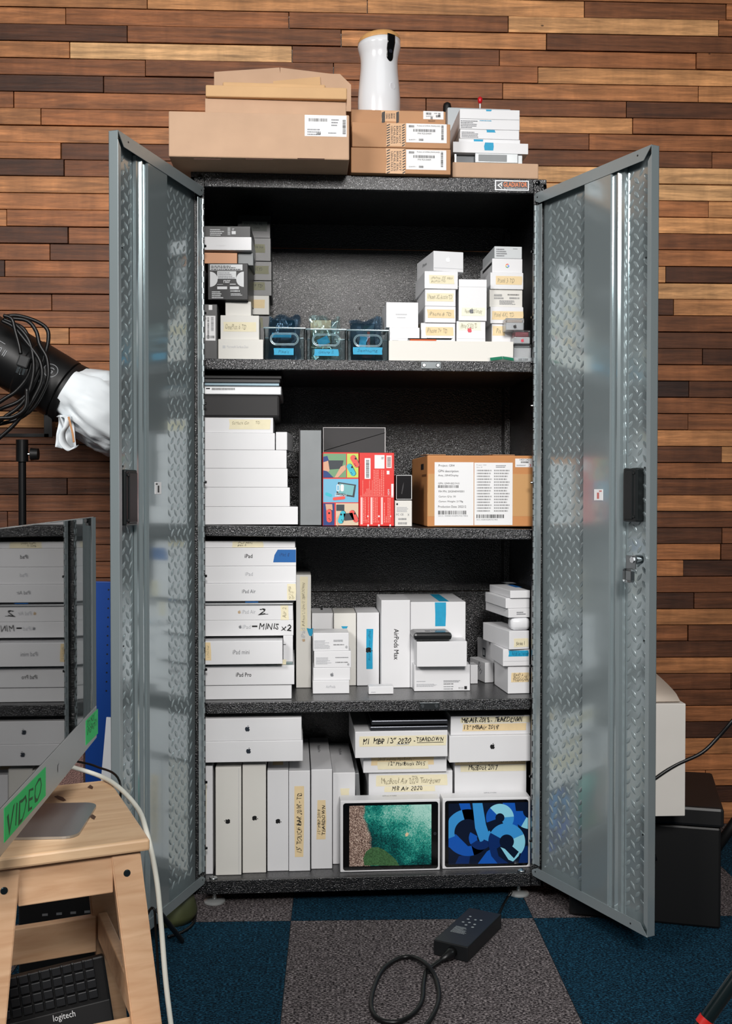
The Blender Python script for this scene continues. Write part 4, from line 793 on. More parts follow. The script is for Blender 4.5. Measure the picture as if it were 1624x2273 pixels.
def controller(cx, cy, m, a): return [Q(pill(cx+.8, cy, 13, 30, a), DARK, .0005), Q(pill(cx, cy, 12, 29, a), m, .0006), Q(pill(cx-4*math.sin(-a)*-1, cy-6, 4.5, 4.6), INK, .0008), Q(pill(cx, cy+6, 2, 2.2), INK, .0008), Q(pill(cx+2, cy+9, 2, 2.2), INK, .0008)]
d = [Pn(717, 768, 1007, 1060, GRN), Q([(717, 1022), (728, 1016), (735, 1034), (730, 1046), (719, 1052), (717, 1052)], SKIN), Q([(717, 1014), (726, 1012), (730, 1022), (717, 1026)], NAVY, .0008), Q([(717, 1044), (726, 1046), (740, 1060), (717, 1060)], NAVY, .0009),
     Q([(728, 1022), (762, 1022), (758, 1040), (731, 1042)], DARK, .0010), Q([(742, 1060), (756, 1036), (766, 1032), (767, 1042), (750, 1060)], SKIN, .0011), ('txt', 'o', 742, 746, 1028, 1034, PAPER),
     Pn(770, 795, 1007, 1060, LIME)]+controller(787, 1024, CORAL, -.5)+controller(779, 1043, TEAL, -.5)+[Pn(717, 795, 1063, 1115, SKY),
     Q([(750, 1070), (790, 1076), (786, 1104), (746, 1098)], DARK, .0006), Q([(753, 1073), (786, 1078), (782, 1100), (750, 1095)], mat('screen_sea', (120, 176, 180), .3), .0008), Q(pill(729, 1098, 7, 16, -1.2), TEAL, .0007), Q(pill(752, 1106, 7, 28, 1.45), CORAL, .0009),
     ('txt', 'NINTENDO', 743, 766, 1094.5, 1096.5, PAPER), ('txt', 'SWITCH', 743, 768, 1098, 1102, PAPER, 0, .04), Q(pill(750, 1083, 7, 16), PAPER, .0010), Q(pill(759, 1083, 8, 16), PAPER, .0010), Q(pill(750, 1083, 4, 12), SKY, .0011),
     Pn(717, 742, 1117, 1166, NAVY)]+controller(730, 1145, CORAL, -.05)+[Q([(722, 1119), (737, 1119), (738, 1132), (724, 1134)], SKIN, .0005), Pn(745, 795, 1117, 1166, SAND), Q([(746, 1120), (764, 1120), (764, 1134), (746, 1134)], DARK, .0005),
     Q([(762, 1140), (782, 1138), (786, 1154), (764, 1156)], DARK, .0006)]+controller(758, 1148, TEAL, .3)+controller(785, 1146, CORAL, -.5)+[Q([(746, 1150), (756, 1138), (764, 1134), (758, 1160), (748, 1168)], SKIN, .0005)]
pbox('console_box', 'red game console box side with a grid of printed photos', 'box', 715.5, 796, 1004, None, .06, .16, RED, z0=zB(-.08), decs=d)
RT = mat('red_print_light', (236, 130, 120), .5)
d = [('label', 809, 822, 1017, 1063, PAPER), ('barv', 812, 819, 1020, 1060, INK), ('label', 831, 853, 1010, 1040, PAPER), ('fine', 846, 852, 1013, 1019, INKG, 2), ('label', 857, 869, 1011, 1039, mat('pink_label', (232, 206, 202), .5)), ('barv', 859, 867, 1014, 1036, INKG),
     ('finev', 804, 828, 1066, 1100, RT, 8), ('finev', 829, 854, 1043, 1100, RT, 6), ('txt', 'HDMI', 860, 864, 1086, 1099, PAPER, 90), ('label', 868, 873, 1074, 1104, PAPER), ('panel', 858, 864, 1045, 1053, PAPER, 'emblem'), ('panel', 798, 873, 1101, 1102, RT, 'rule'),
     ('panel', 800, 804.5, 1104, 1164, mat('pink_strip', (236, 190, 186), .5)), ('finev', 806, 820, 1104, 1160, RT, 4), ('panel', 822, 826.5, 1104, 1164, MATS['pink_strip']), ('finev', 828, 843, 1104, 1160, RT, 4), ('panel', 845, 849.5, 1104, 1164, MATS['pink_strip']), ('finev', 852, 868, 1104, 1160, RT, 4)]
d += [('panel', x, x+3.4, y, y+4, PAPER, 'symbol') for x in (815, 839, 864) for y in (1144, 1164)]
pbox('console_box', 'plain red game console box side covered with small print', 'box', 797, 874.5, 1005, None, .06, .16, RED, z0=zB(.02), decs=d)
t, z = pbox('accessory_box', 'small white box with regulatory marks beside the red box', 'box', 876, 914, 1111, None, .065, .1, WHITE2, z0=zB(.09), decs=[('poly', [(881+2.2*math.cos(a*PI/8), 1119+2.2*math.sin(a*PI/8)) for a in range(16)], INK, 'dot'), ('fine', 880, 908, 1124, 1136, INKS, 4), ('txt', 'FC CE', 879, 895, 1140, 1144, INKG), ('txt', 'X', 904, 908, 1140, 1145, INKG), ('bar', 884, 902, 1150, 1154, INKG), ('bar', 883, 903, 1159, 1164, INKG)])
pbox('accessory_box', 'small black glossy box with a pale outline on the small white box', 'box', 878, 914, 1054, None, .07, .1, mat('gloss_charcoal', (26, 24, 26), .2), z0=z+.0004, decs=[('panel', 879, 913.4, 1054.4, 1055.6, EDG, 'outline'), ('panel', 912.4, 913.8, 1056, 1108, EDG, 'outline'), ('panel', 879, 880, 1056, 1108, EDG, 'outline'), ('panel', 879, 913.4, 1107.5, 1108.6, EDG, 'outline'), ('poly', [(890, 1096), (893, 1078), (896, 1070), (895, 1082), (892, 1097)], mat('dim_print', (60, 58, 60), .3), 'emblem')])
TB = mat('clear_packing_tape', (214, 168, 116), .15, alpha=.75)
d = [('tape', 949, 1179, 1052, 1146, TB), ('label', 964, 1050.5, 1026, 1166, PAPER), ('txt', 'Project: GR4', 973, 1008, 1031, 1037, INK), ('txt', 'GPN description:', 972, 1018, 1043, 1050, INK), ('txt', 'Assy_GR4/Display', 972, 1017, 1053, 1058.5, INK),
     ('txt', 'GPN: G949-00219-01', 972, 1019, 1071, 1075, INK), ('bar', 972, 1017, 1077, 1083, INK), ('txt', 'FIH PN: 20GR40W0001', 973, 1030, 1088.5, 1093, INK), ('txt', "Carton Q'ty: 30", 973, 1011, 1100, 1105, INK), ('txt', 'Carton Weight: 2178g', 973, 1027, 1111, 1116, INK),
     ('txt', 'Production Date: 202212', 972, 1034, 1122, 1127, INK), ('bar', 972, 1034, 1133.5, 1142, INK), ('txt', 'SSCC: 00008100289270219802', 972, 1038, 1143.5, 1146.5, INKG),
     ('label', 1052, 1137, 1027, 1165.5, PAPER), ('txt', 'Project: GR4', 1057, 1079, 1031, 1034, INKG), ('txt', "Q'ty: 30", 1057, 1070, 1036, 1039, INKG), ('fine', 1100, 1126, 1031, 1038, INKG, 2)]
for i in range(15): d += [('bar', 1058, 1092-(i % 3)*2, 1043+i*6.4, 1046+i*6.4, INK), ('bar', 1096, 1131-(i % 4)*2, 1043+i*6.4, 1046+i*6.4, INK)]
d += [('bar', 1057, 1119, 1142, 1150, INK), ('txt', 'SSCC: 00008100289270219802', 1057, 1104, 1152, 1155, INKG), ('label', 1143, 1180, 1018, 1037, PAPER), ('txt', '14531242', 1153, 1174, 1018.5, 1022.5, INK), ('bar', 1155, 1173, 1024, 1028, INK), ('fine', 1146, 1170, 1031, 1034, INKG, 2), ('txt', '3', 1174, 1178, 1030, 1036, mat('red_ink', (190, 30, 34), .5)),
      ('panel@L', 934, 940, 1030, 1043, INK, 'printed_mark'), ('panel@L', 936, 946, 1053, 1058, mat('brown_print', (120, 76, 44), .6), 'printed_mark')]
tcar, zc = pbox('cardboard_box', 'brown taped shipping carton with two large printed sheets on the second shelf', 'box', 948, 1182, 1011, None, .055, .33, mat('brown_cardboard', (190, 130, 78), .65, noise=(9, .06)), z0=zB(.3)+.002, rot=.6, decs=d, bev=.003)
for i, (a, b, c) in enumerate(((-.002, .05, .12), (.175, .235, .16))):
    bm = bmesh.new(); add_box(bm, a, b, .0, c, 0, .002, .0005); o = bm_obj('flap', bm, CARD2, tcar); o.location = (0, .004, zc-tcar.location.z+.0008); o.rotation_euler = (math.radians(1.2), 0, 0)
# ------------------------------------------------------------------ shelf 3
zC = .5345
z = stack(zC, [('tablet_box', 'plain white box at the bottom of the third shelf stack', 'box', 446, 647, 1520, .045, .27, WHITE),
    ('tablet_box', 'white box printed with tablet pro lettering, second from the bottom', 'box', 446, 653, 1478, .04, .27, WHITE, dict(decs=[('txt', 'iPad Pro', 523.5, 557.5, 1493, 1502, INK, 0, .01)]))])
GLS = mat('tablet_glass_edge', (150, 168, 168), .12, .4)
t, z2 = pbox('tablet', 'bare tablet with a glassy edge between two boxes on the third shelf', 'tablet', 446, 649, 1470.5, None, .05, .24, GLS, z0=z+.0005, bev=.002, body='body', decs=[('tape', 615, 635, 1464, 1475, TAPE), ('panel', 553, 568, 1472, 1475, mat('pale_bits', (190, 196, 194), .5), 'port')])
pbox('tablet_box', 'white box with small tablet mini lettering standing forward of the stack', 'box', 450, 627, 1423, None, .017, .2, WHITE, z0=z2+.0005, decs=[('txt', 'iPad mini', 516, 553.5, 1442.5, 1452, INKG), ('tape', 447, 468, 1426, 1466, TAPEO), ('pen', 'iPad mini 5\nteardown', 454, 464, 1433, 1460, INKF, -90)])
z = z2+.0005
# a shorter box stands behind it at the same level
_, z = pbox('tablet_box', 'plain white box mostly hidden behind the forward box on the third shelf', 'box', 628.5, 650, 1411, None, .05, .22, WHITE, z0=z, decs=[('panel', 628.5, 634, 1430, 1431.5, INK, 'pen_stroke')])
z = stack(z, [('tablet_box', 'white box with bold marker writing MINIS x2', 'box', 446, 651, 1377, .05, .25, WHITE, dict(decs=[('apple', 533, 1391, 8, INKG), ('txt', 'iPad', 538, 556, 1387, 1396, INKS), ('panel', 559, 571, 1388.5, 1392, INK, 'marker_stroke'), ('pen', 'MINIS', 575, 618, 1384, 1397, INK, 0, .02), ('pen', 'x2', 623, 646, 1387, 1400, INK, 0, .02)])),
    ('tablet_box', 'white box with a large handwritten 2 and a torn tape piece', 'box', 446, 650, 1343, .05, .25, WHITE, dict(decs=[('apple', 531, 1358, 8, mat('gold_emblem', (184, 160, 130), .4)), ('txt', 'iPad Air', 537, 567, 1353.5, 1362, INKS), ('pen', '2', 572, 589, 1351, 1364, INK, 0, .02), ('panel', 578, 595, 1362.8, 1364, INK, 'marker_stroke'), ('tape', 623, 640, 1344, 1376, TAPE), ('pen', 'Air 2', 627, 635, 1348, 1372, INKF, 90)]))])
t, z = pbox('tablet', 'thin dark-edged bare tablet resting on the box marked 2', 'tablet', 447, 650, 1338.5, None, .045, .24, SLV, z0=z+.0005, bev=.0018, body='body', decs=[])if False else pbox('tablet', 'silver bare tablet resting on the box marked 2', 'tablet', 447, 650, 1339, None, .045, .24, SLV, z0=z+.0005, bev=.0018)
t, z = pbox('tablet', 'dark bare tablet with a blue tape piece on its edge', 'tablet', 449, 652, 1334, None, .045, .24, mat('dark_metal', (70, 72, 76), .3, .7), z0=z+.0005, bev=.0018, body='body', decs=[('panel', 544, 573, 1335, 1337.5, BLUED, 'tape_label')])
z = stack(z, [('tablet_box', 'white box with tablet air lettering and a tan tape corner', 'box', 446, 657, 1295, .04, .26, WHITE, dict(decs=[('txt', 'iPad Air', 537, 567, 1308.5, 1316.5, INKG, 0, .01), ('tape', 637, 656, 1296, 1332, TAPE), ('pen', 'Air 3 64GB\n(gen 3)', 640, 652, 1302, 1330, INKF, 90)])),
    ('tablet_box', 'white box with very faint grey tablet lettering', 'box', 446, 657, 1257, .045, .26, WHITE, dict(decs=[('txt', 'iPad', 544, 561, 1270, 1278, INKS)])),
    ('tablet_box', 'white box with black tablet lettering and a blue tape corner', 'box', 446, 657, 1216, .045, .26, WHITE, dict(decs=[('txt', 'iPad', 543, 560, 1230, 1238.5, INK, 0, .015), ('poly', [(606, 1248), (609, 1232), (616, 1220), (656.5, 1220), (656.5, 1248)], BLUED, 'tape_label'), ('pen', 'iPad 8', 620, 642, 1227, 1235, mat('pen_navy', (16, 56, 110), .6))])),
    ('tablet_box', 'shadowed white box with wide tape just beneath the second shelf', 'box', 446, 655, 1201, .05, .25, WHITE, dict(decs=[('tape', 515, 584, 1202, 1215, TAPE), ('pen', 'iPad Mini\ngen 5', 527, 560, 1203, 1213, INK)]))])
def stand(name, label, cat, x0, x1, yt, yb, D, m, **k):
    Y = atZ((x0+x1)/2, yb, k.pop('zs', zC)).y; return pbox(name, label, cat, x0, x1, yt, None, Y, D, m, z0=k.pop('z0', zC+.0004), **k)
stand('tablet_box', 'tall narrow white box with a long vertical tape strip next to the tablets', 'box', 657, 690, 1276, 1527, .24, WHITE2, decs=[('tape', 666, 682, 1280, 1400, TAPE), ('pen', 'iPad mini 2.1 (gen 5) TEARDOWN', 670, 678, 1294, 1390, INKF, 90), ('txt', 'iPad', 668, 677, 1394, 1416, INKS, 90), ('apple', 673, 1421, 8, mat('gold_emblem', (184, 160, 130), .4), 90), ('poly', [(680, 1394), (692, 1396), (692, 1412), (686, 1411)], BLUE, 'tape_label')])
_, z = stand('accessory_box', 'small white box with faint earphone lettering, lowest of the short front stack', 'box', 694, 775, 1511, 1540, .09, WHITE, decs=[('txt', 'AirPods', 723, 744, 1521, 1527, INKS)])
z = stack(z, [('accessory_box', 'small white box with a grey fruit emblem in the short front stack', 'box', 695, 777, 1482.5, .112, .09, WHITE, dict(decs=[('apple', 736.5, 1497, 9, INKG)])),
    ('accessory_box', 'small white box with fine print, second from the top of the short front stack', 'box', 697, 779, 1445.5, .112, .09, WHITE, dict(decs=[('fine', 701, 738, 1458, 1474, INKS, 7), ('fine', 744, 776, 1457, 1460, INKG, 1), ('bar', 744, 772, 1469, 1471, INK), ('txt', '@', 770, 775, 1472, 1477, INKG)])),
    ('accessory_box', 'small white box with fine print on top of the short front stack', 'box', 695, 774, 1405, .114, .09, WHITE, dict(decs=[('fine', 697, 733, 1420, 1440, INKS, 8), ('fine', 740, 768, 1419, 1424, INKG, 2), ('bar', 740, 764, 1430, 1432, INK), ('txt', '@', 766, 771, 1433, 1439, INKG)]))])
stand('accessory_box', 'white box with a tiny mark on top behind the short front stack', 'box', 692, 739, 1361, 1516, .13, WHITE, decs=[('panel@T', 711, 716, 1350, 1354, INK, 'printed_mark'), ('poly', [(692, 1394), (698, 1396), (692, 1410)], BLUE, 'tape_label')])
stand('accessory_box', 'cream-white box with a snip of blue tape behind the short front stack', 'box', 741, 790, 1361, 1522, .13, WHITE2, decs=[('poly', [(757, 1390), (772, 1390), (769, 1395), (760, 1395)], BLUE, 'tape_label')])
stand('accessory_box', 'upright white box with a vertical blue tape strip over a black emblem', 'box', 792, 841, 1360, 1522, .14, WHITE, decs=[('apple', 819, 1443, 15, INK, -90), ('tape', 813, 827, 1396, 1485, BLUE), ('pen', 'Magic mini lightning', 817, 823, 1400, 1466, mat('pen_blue_dark', (14, 100, 132), .6), -90)])
_, zam = stand('headphone_box', 'tall white headphone box with large vertical lettering', 'box', 846, 910, 1332, 1527, .17, WHITE, decs=[('txt', 'AirPods Max', 874, 884.5, 1396, 1464, INK, -90, .005), ('panel@T', 866, 877, 1317, 1319, INK, 'printed_mark')])
stand('accessory_box', 'tiny flat white box lying in front of the tall headphone box', 'box', 818, 873, 1524, 1541, .04, WHITE, decs=[('fine', 823, 834, 1534, 1537, INKS, 1)])
stand('speaker_box', 'big white box with a wide blue tape strip over its top', 'box', 911, 1033, 1336, 1526, .235, WHITE, decs=[('tape', 965, 989, 1337, 1390, BLUE), ('panel@T', 964, 985, 1319, 1335, BLUE, 'tape_label')])
_, z = stand('accessory_box', 'white box with rows of regulatory print under the other white box', 'box', 919, 1043, 1476, 1534, .07, WHITE, decs=[('fine', 924, 950, 1510, 1513, INKS, 1), ('fine', 924, 976, 1517, 1524, INKS, 4), ('fine', 984, 1022, 1509, 1514, INKG, 2), ('bar', 984, 1006, 1517, 1519, INK), ('bar', 984, 1006, 1523, 1525, INKG), ('bar', 984, 1005, 1528, 1530, INKG), ('txt', 'X C E', 1017, 1028, 1525, 1529, INK), ('panel', 1030, 1036, 1523, 1530, INK, 'code_patch')])
tt, z = pbox('accessory_box', 'plain white box carrying the small black streaming box', 'box', 925, 1036, 1424, None, .095, .09, WHITE, z0=z+.0004, rot=-1)
bx0 = atY(913, 1400, .1); bx1 = atY(998, 1400, .1); t = thing('streaming_box', 'small black rounded streaming box in clear wrap on the white box', 'device', (bx0.x+.005, .088, z+.0006), .01)
w_ = bx1.x-bx0.x
bm = bmesh.new(); add_box(bm, .0, w_, 0, .09, .003, .024, .008); bm_obj('body', bm, mat('gloss_black_plastic', (14, 14, 15), .22), t); 
bm = bmesh.new(); add_box(bm, -.002, w_+.003, -.002, .094, 0, .0275, .004); bm_obj('plastic_wrap', bm, mat('thin_wrap', (210, 218, 222), .08, 0, alpha=.012), t)
Ft = Face(t, (0, 0, .0243), (1, 0, 0), (0, 1, 0), (0, 0, 1)); text('tv', INKG, t, Ft, w_*.5, w_*.66, .035, .055, e=.0003); apple(INKG, t, Ft, w_*.42, .045, .02, e=.0003)
box_obj('base_plate', BLACKM, t, w_*.25, w_*.95, .02, .1, -.0003, .0006)
stand('accessory_box', 'small white box end standing behind the box with regulatory print', 'box', 1044, 1060, 1476, 1518, .05, WHITE, rot=4, decs=[('panel@L', 1040, 1043, 1466, 1478, INKG, 'printed_mark')])
def turned(label, x0, x1, yt, yb, D, rot, Y=None, z0=None, m=WHITE, **k):
    Y = atZ(x0, yb, zC).y if Y is None else Y
    return pbox('accessory_box', label, 'box', x0, x1, yt, None, Y, D, m, z0=z0 if z0 is not None else zC+.0004, rot=rot, **k)
turned('small white box turned to the left beside the regulatory print box', 1076, 1095, 1471, 1516, .11, 13, decs=[('txt@L', 'Siri', 1060, 1070, 1474, 1490, INKG, -45)])
turned('white watch box turned to the left with a dark printed loop on its side', 1094, 1102, 1428, 1514, .13, 10, decs=[('panel@L', 1071, 1077, 1438, 1458, DARK, 'printed_picture'), ('panel@L', 1072.5, 1075.5, 1442, 1454, GREYW, 'printed_picture')])
_, z = turned('white watch box with boxy marker writing at the foot of the right stack', 1127, 1175, 1478, 1531, .14, 4, Y=.072, decs=[('tape', 1135, 1174, 1493, 1514, TAPEO), ('pen', 'SERIES 3\n38mm / LTE\nTEARDOWN', 1138, 1173, 1495, 1512, INK)])
yy = .035
_, z = turned('white watch box with wavy blue tape, second in the right stack', 1116, 1175, 1441, 0, .14, 3, .065, z+.0004, decs=[('tape', 1128, 1173, 1444, 1457, BLUE), ('pen', 'AirPods Gen 2 teardown', 1136, 1172, 1446, 1455, mat('pen_blue_dark', (14, 100, 132), .6)), ('panel', 1117, 1173, 1467, 1467.7, INKS, 'seam')])
_, z = turned('white watch box with pale tape, third in the right stack', 1130, 1174, 1401, 0, .2, 10, .055, z+.0004, decs=[('tape', 1141, 1172, 1417, 1436, TAPE), ('pen', 'Series 1', 1145, 1164, 1424, 1432, INK)])
p = atY(1134, 1398, .06); t = thing('earbud_charging_case', 'rounded white charging case between boxes in the right stack', 'case', (p.x, .06, z+.0004)); bm = bmesh.new(); add_box(bm, 0, .052, 0, .05, 0, atY(1134, 1372, .06).z-z, .0105); bm_obj('shell', bm, GW, t, True); zq = atY(1134, 1372, .06).z
_, z = turned('flat white box with tiny grey print above the charging case', 1128, 1175, 1351, 0, .19, 8, .06, zq+.0008, decs=[('fine', 1146, 1168, 1356, 1364, INKG, 2)])
_, z = turned('white box with a blank front, second from the top of the right stack', 1122, 1175, 1328, 0, .18, 7, .062, z+.0004)
_, z = turned('white watch box with a blue tape tab on its lid, top of the right stack', 1132, 1176, 1311, 0, .19, 6, .058, z+.0004, decs=[('panel@T', 1117, 1140, 1292, 1296, DARK, 'printed_picture'), ('panel@T', 1120, 1141, 1293, 1295, GREYW, 'printed_picture'), ('panel@T', 1134, 1148, 1298, 1304, BLUED, 'tape_label')])
# ------------------------------------------------------------------ bottom shelf
zD = ZB+.0006
def low(label, x0, x1, yt, yb, D, m=WHITE, name='laptop_box', **k): return stand(name, label, 'box', x0, x1, yt, yb, D, m, zs=ZB, z0=zD, **k)
low('white upright box at the far left of the bottom shelf', 447, 472, 1700, 1941, .33, rot=0, decs=[('tape', 454, 457.5, 1740, 1928, TAPE)])
low('white upright laptop box with an emblem tilted, leftmost with an emblem', 478, 535, 1703, 1943, .33, rot=0, m=WHITE2, decs=[('apple', 504, 1823, 13, INK, 90), ('panel', 529.5, 530.2, 1705, 1940, INKS, 'seam')])
low('white upright laptop box with a black emblem, second from the left', 538, 590, 1697, 1938, .33, m=WHITE2, decs=[('apple', 566, 1816, 13, INK, -90)])
low('white upright laptop box with a black emblem and a tan snip on top', 593, 640, 1710, 1934, .33, decs=[('apple', 618, 1823, 13, INK, -90), ('tape@T', 606, 628, 1690, 1698, TAPEO)])
low('white upright laptop box with a long tape strip ending in 2018', 641, 688, 1711, 1934, .36, decs=[('tape', 653, 674, 1745, 1902, TAPEO), ('pen', '15" TOUCH BAR 2018 - TD', 658, 669, 1760, 1892, INK, 90)])
low('white upright laptop box with short tape ending in teardown 2019', 690.5, 737, 1708, 1929, .36, decs=[('tape', 703, 723, 1776, 1863, TAPEO), ('pen', '15" MBP 2019', 704.5, 711, 1797, 1851, INK, 90), ('pen', 'TEARDOWN', 714, 721, 1787, 1853, INK, 90, .02), ('txt@T', 'MacBook Pro', 705, 711, 1655, 1670, INKG, -90)])
low('white upright laptop box with a torn tape scrap at its upper right', 738.5, 788, 1715, 1918, .33, decs=[('tape', 756, 775, 1750, 1765, TAPE), ('txt@T', 'MacBook', 752, 758, 1662, 1676, INKG, -90)])
zt = atY(560, 1691.5, .02).z
z = stack(zt, [('laptop_box', 'white flat laptop box with an emblem resting on the upright boxes', 'box', 446, 672, 1645, .02, .30, WHITE, dict(decs=[('apple', 551.5, 1666, 13, mat('slate_ink', (36, 44, 54), .4))], rot=0)),
    ('laptop_box', 'uppermost white flat laptop box with an emblem beneath the third shelf', 'box', 446, 669, 1594, .022, .30, WHITE, dict(decs=[('apple', 549, 1617, 13, mat('slate_ink', (36, 44, 54), .4))]))])
# tablet boxes with pictures
def beach():
    m = bpy.data.materials.new('beach_photo_print'); m.use_nodes = True; nt = m.node_tree; N = nt.nodes; L = nt.links; p = N['Principled BSDF']; p.inputs['Roughness'].default_value = .25
    tc = N.new('ShaderNodeTexCoord'); sp = N.new('ShaderNodeSeparateXYZ'); L.new(tc.outputs['Object'], sp.inputs[0])
    def noise(s, d, dist=0):
        n = N.new('ShaderNodeTexNoise'); n.inputs['Scale'].default_value = s; n.inputs['Detail'].default_value = d; n.inputs['Distortion'].default_value = dist; L.new(tc.outputs['Object'], n.inputs[0]); return n.outputs[0]
    def ramp(src, st):
        r = N.new('ShaderNodeValToRGB'); e = r.color_ramp.elements; e[0].position = st[0][0]; e[0].color = (*lin(st[0][1]), 1); e[1].position = st[-1][0]; e[1].color = (*lin(st[-1][1]), 1)
        for a, c in st[1:-1]: q = e.new(a); q.color = (*lin(c), 1)
        L.new(src, r.inputs[0]); return r.outputs[0]
    def math_(op, a, b):
        q = N.new('ShaderNodeMath'); q.operation = op
        for i, v in enumerate((a, b)):
            if isinstance(v, (int, float)): q.inputs[i].default_value = v
            else: L.new(v, q.inputs[i])
        return q.outputs[0]
    def mix(f, a, b):
        x = N.new('ShaderNodeMix'); x.data_type = 'RGBA'; L.new(f, x.inputs[0]); L.new(a, x.inputs[6]); L.new(b, x.inputs[7]); return x.outputs[2]
    pebb = ramp(noise(520, 4), [(.35, (50, 36, 34)), (.5, (140, 112, 100)), (.66, (226, 206, 190))])
    waves = noise(300, 4, 1.5); big = noise(18, 3)
    sea = ramp(math_('ADD', math_('ADD', math_('MULTIPLY', waves, .6), math_('MULTIPLY', big, .4)), math_('MULTIPLY', math_('SUBTRACT', math_('MULTIPLY', sp.outputs[0], sp.outputs[2]), .014), 9.0)), [(.34, (6, 40, 44)), (.45, (10, 90, 88)), (.56, (40, 160, 142)), (.7, (170, 216, 204))])
    x = math_('ADD', sp.outputs[0], math_('MULTIPLY', math_('SUBTRACT', big, .5), .035)); x = math_('ADD', x, math_('MULTIPLY', sp.outputs[2], .12))
    f = N.new('ShaderNodeMapRange'); f.inputs[1].default_value = .082; f.inputs[2].default_value = .088; L.new(x, f.inputs[0]); L.new(mix(f.outputs[0], pebb, sea), p.inputs['Base Color'])
    return m
APS = mat('blind_print', (150, 150, 154), .5)
t, zi = low('white tablet box with a printed screen of a green sea and pebble shore', 755, 976, 1776, 1934, .05, name='tablet_box', decs=[('txt@T', 'APPLE STORE', 848, 880, 1766, 1768, INKG)])
F = boxfaces(t, 1, .05, 1)['F']; u0, u1, v0, v1 = F.rect(761, 972, 1781, 1930)
def rounded(u0, u1, v0, v1, r, n=6):
    L = []
    for cx, cy, a0 in ((u1-r, v1-r, 0), (u0+r, v1-r, PI/2), (u0+r, v0+r, PI), (u1-r, v0+r, 1.5*PI)):
        for k in range(n+1): a = a0+PI/2*k/n; L.append((cx+r*math.cos(a), cy+r*math.sin(a)))
    return L
fr = polys('printed_tablet', BLACKG, t, F, [rounded(u0, u1, v0, v1, .007)], .0004)
r = F.rect(775, 957, 1787, 1921); o = polys('printed_screen', beach(), fr, F, rects([r]), .0007)
polys('printed_screen_islet', mat('islet_green', (66, 104, 66), .3, noise=(300, .5)), fr, F, [[F.uv(*q) for q in ((808, 1921), (806, 1905), (812, 1890), (824, 1881), (838, 1880), (852, 1886), (866, 1897), (878, 1908), (886, 1921))]], .0009)
polys('printed_boat', mat('boat_cream', (224, 196, 160), .4), fr, F, [[F.uv(*q) for q in ((899, 1851), (903, 1847), (907, 1850), (905, 1855), (900, 1857))]], .001)
cu_, cv_ = F.uv(965, 1850); polys('printed_button', mat('button_ring', (40, 40, 44), .3), fr, F, [[(cu_+.0042*math.cos(a*PI/10), cv_+.0042*math.sin(a*PI/10)) for a in range(20)]], .0007)
t, zi2 = low('white tablet box with a printed screen of blue looping ribbons', 982, 1177, 1771, 1927, .05, name='tablet_box', rot=0, decs=[('txt@T', 'APPLE STORE', 1073, 1101, 1759, 1761, INKG)])
F = boxfaces(t, 1, .05, 1)['F']; u0, u1, v0, v1 = F.rect(987, 1172, 1776, 1923); fr = polys('printed_tablet', BLACKG, t, F, [rounded(u0, u1, v0, v1, .007)], .0004)
S0 = F.rect(995, 1171, 1782, 1917); polys('printed_screen', mat('screen_night', (10, 22, 44), .25), fr, F, rects([S0]), .0006)
BL = [mat('ribbon_%s' % n, c, .25) for n, c in (('navy', (12, 42, 98)), ('royal', (20, 84, 176)), ('azure', (56, 142, 206)), ('pale', (134, 202, 224)))]
def ribbon(cx, cy, R, r, a0, a1, cols, e, tail=None):
    n = 36; P = []
    for k in range(n):
        A = math.radians(a0+(a1-a0)*k/n); B = math.radians(a0+(a1-a0)*(k+1)/n); f = k/n*(len(cols)-1); m = cols[min(int(f+.5), len(cols)-1)]
        q = [F.uv(cx+R*math.cos(A), cy-R*math.sin(A)), F.uv(cx+R*math.cos(B), cy-R*math.sin(B)), F.uv(cx+r*math.cos(B), cy-r*math.sin(B)), F.uv(cx+r*math.cos(A), cy-r*math.sin(A))]
        q = [(min(max(u, S0[0]), S0[1]), min(max(v, S0[2]), S0[3])) for u, v in q]; P.append((m, q))
    for m in cols:
        L = [q for mm, q in P if mm is m]
        if L: polys('printed_ribbon', m, fr, F, L, e)
def strip(P, m, e): polys('printed_ribbon', m, fr, F, [[(min(max(u, S0[0]), S0[1]), min(max(v, S0[2]), S0[3])) for u, v in (F.uv(*q) for q in P)]], e)
N_, R__, A_, P_ = BL
strip([(1018, 1783), (1042, 1783), (1046, 1800), (1024, 1802)], R__, .0007); strip([(1115, 1782), (1142, 1782), (1150, 1840), (1128, 1838)], R__, .0007); strip([(1010, 1917), (1018, 1900), (1044, 1896), (1040, 1917)], N_, .0007)
strip([(1060, 1917), (1080, 1890), (1096, 1880), (1104, 1917)], R__, .0007); strip([(1150, 1917), (1160, 1880), (1189, 1876), (1189, 1917)], N_, .0007); strip([(995, 1850), (1012, 1852), (1040, 1880), (1030, 1896), (995, 1880)], R__, .0007)
ribbon(1038, 1848, 52, 30, 60, 330, [P_, A_, R__, P_], .0008); strip([(1048, 1782), (1070, 1782), (1078, 1830), (1090, 1866), (1070, 1884), (1054, 1838)], A_, .0009); ribbon(1066, 1860, 26, 8, 150, 400, [R__, N_, A_], .0010)
ribbon(1109, 1815, 31, 10, -60, 200, [A_, P_, R__], .0009); ribbon(1124, 1868, 41, 16, -40, 215, [P_, A_, N_], .0011); strip([(1082, 1870), (1098, 1868), (1106, 1900), (1128, 1916), (1104, 1917), (1090, 1900)], N_, .0010); strip([(1140, 1905), (1160, 1878), (1150, 1900), (1138, 1912), (1128, 1908), (1110, 1880), (1120, 1884)], P_, .0012)
ribbon(1176, 1800, 40, 16, 180, 300, [R__, P_], .0008)
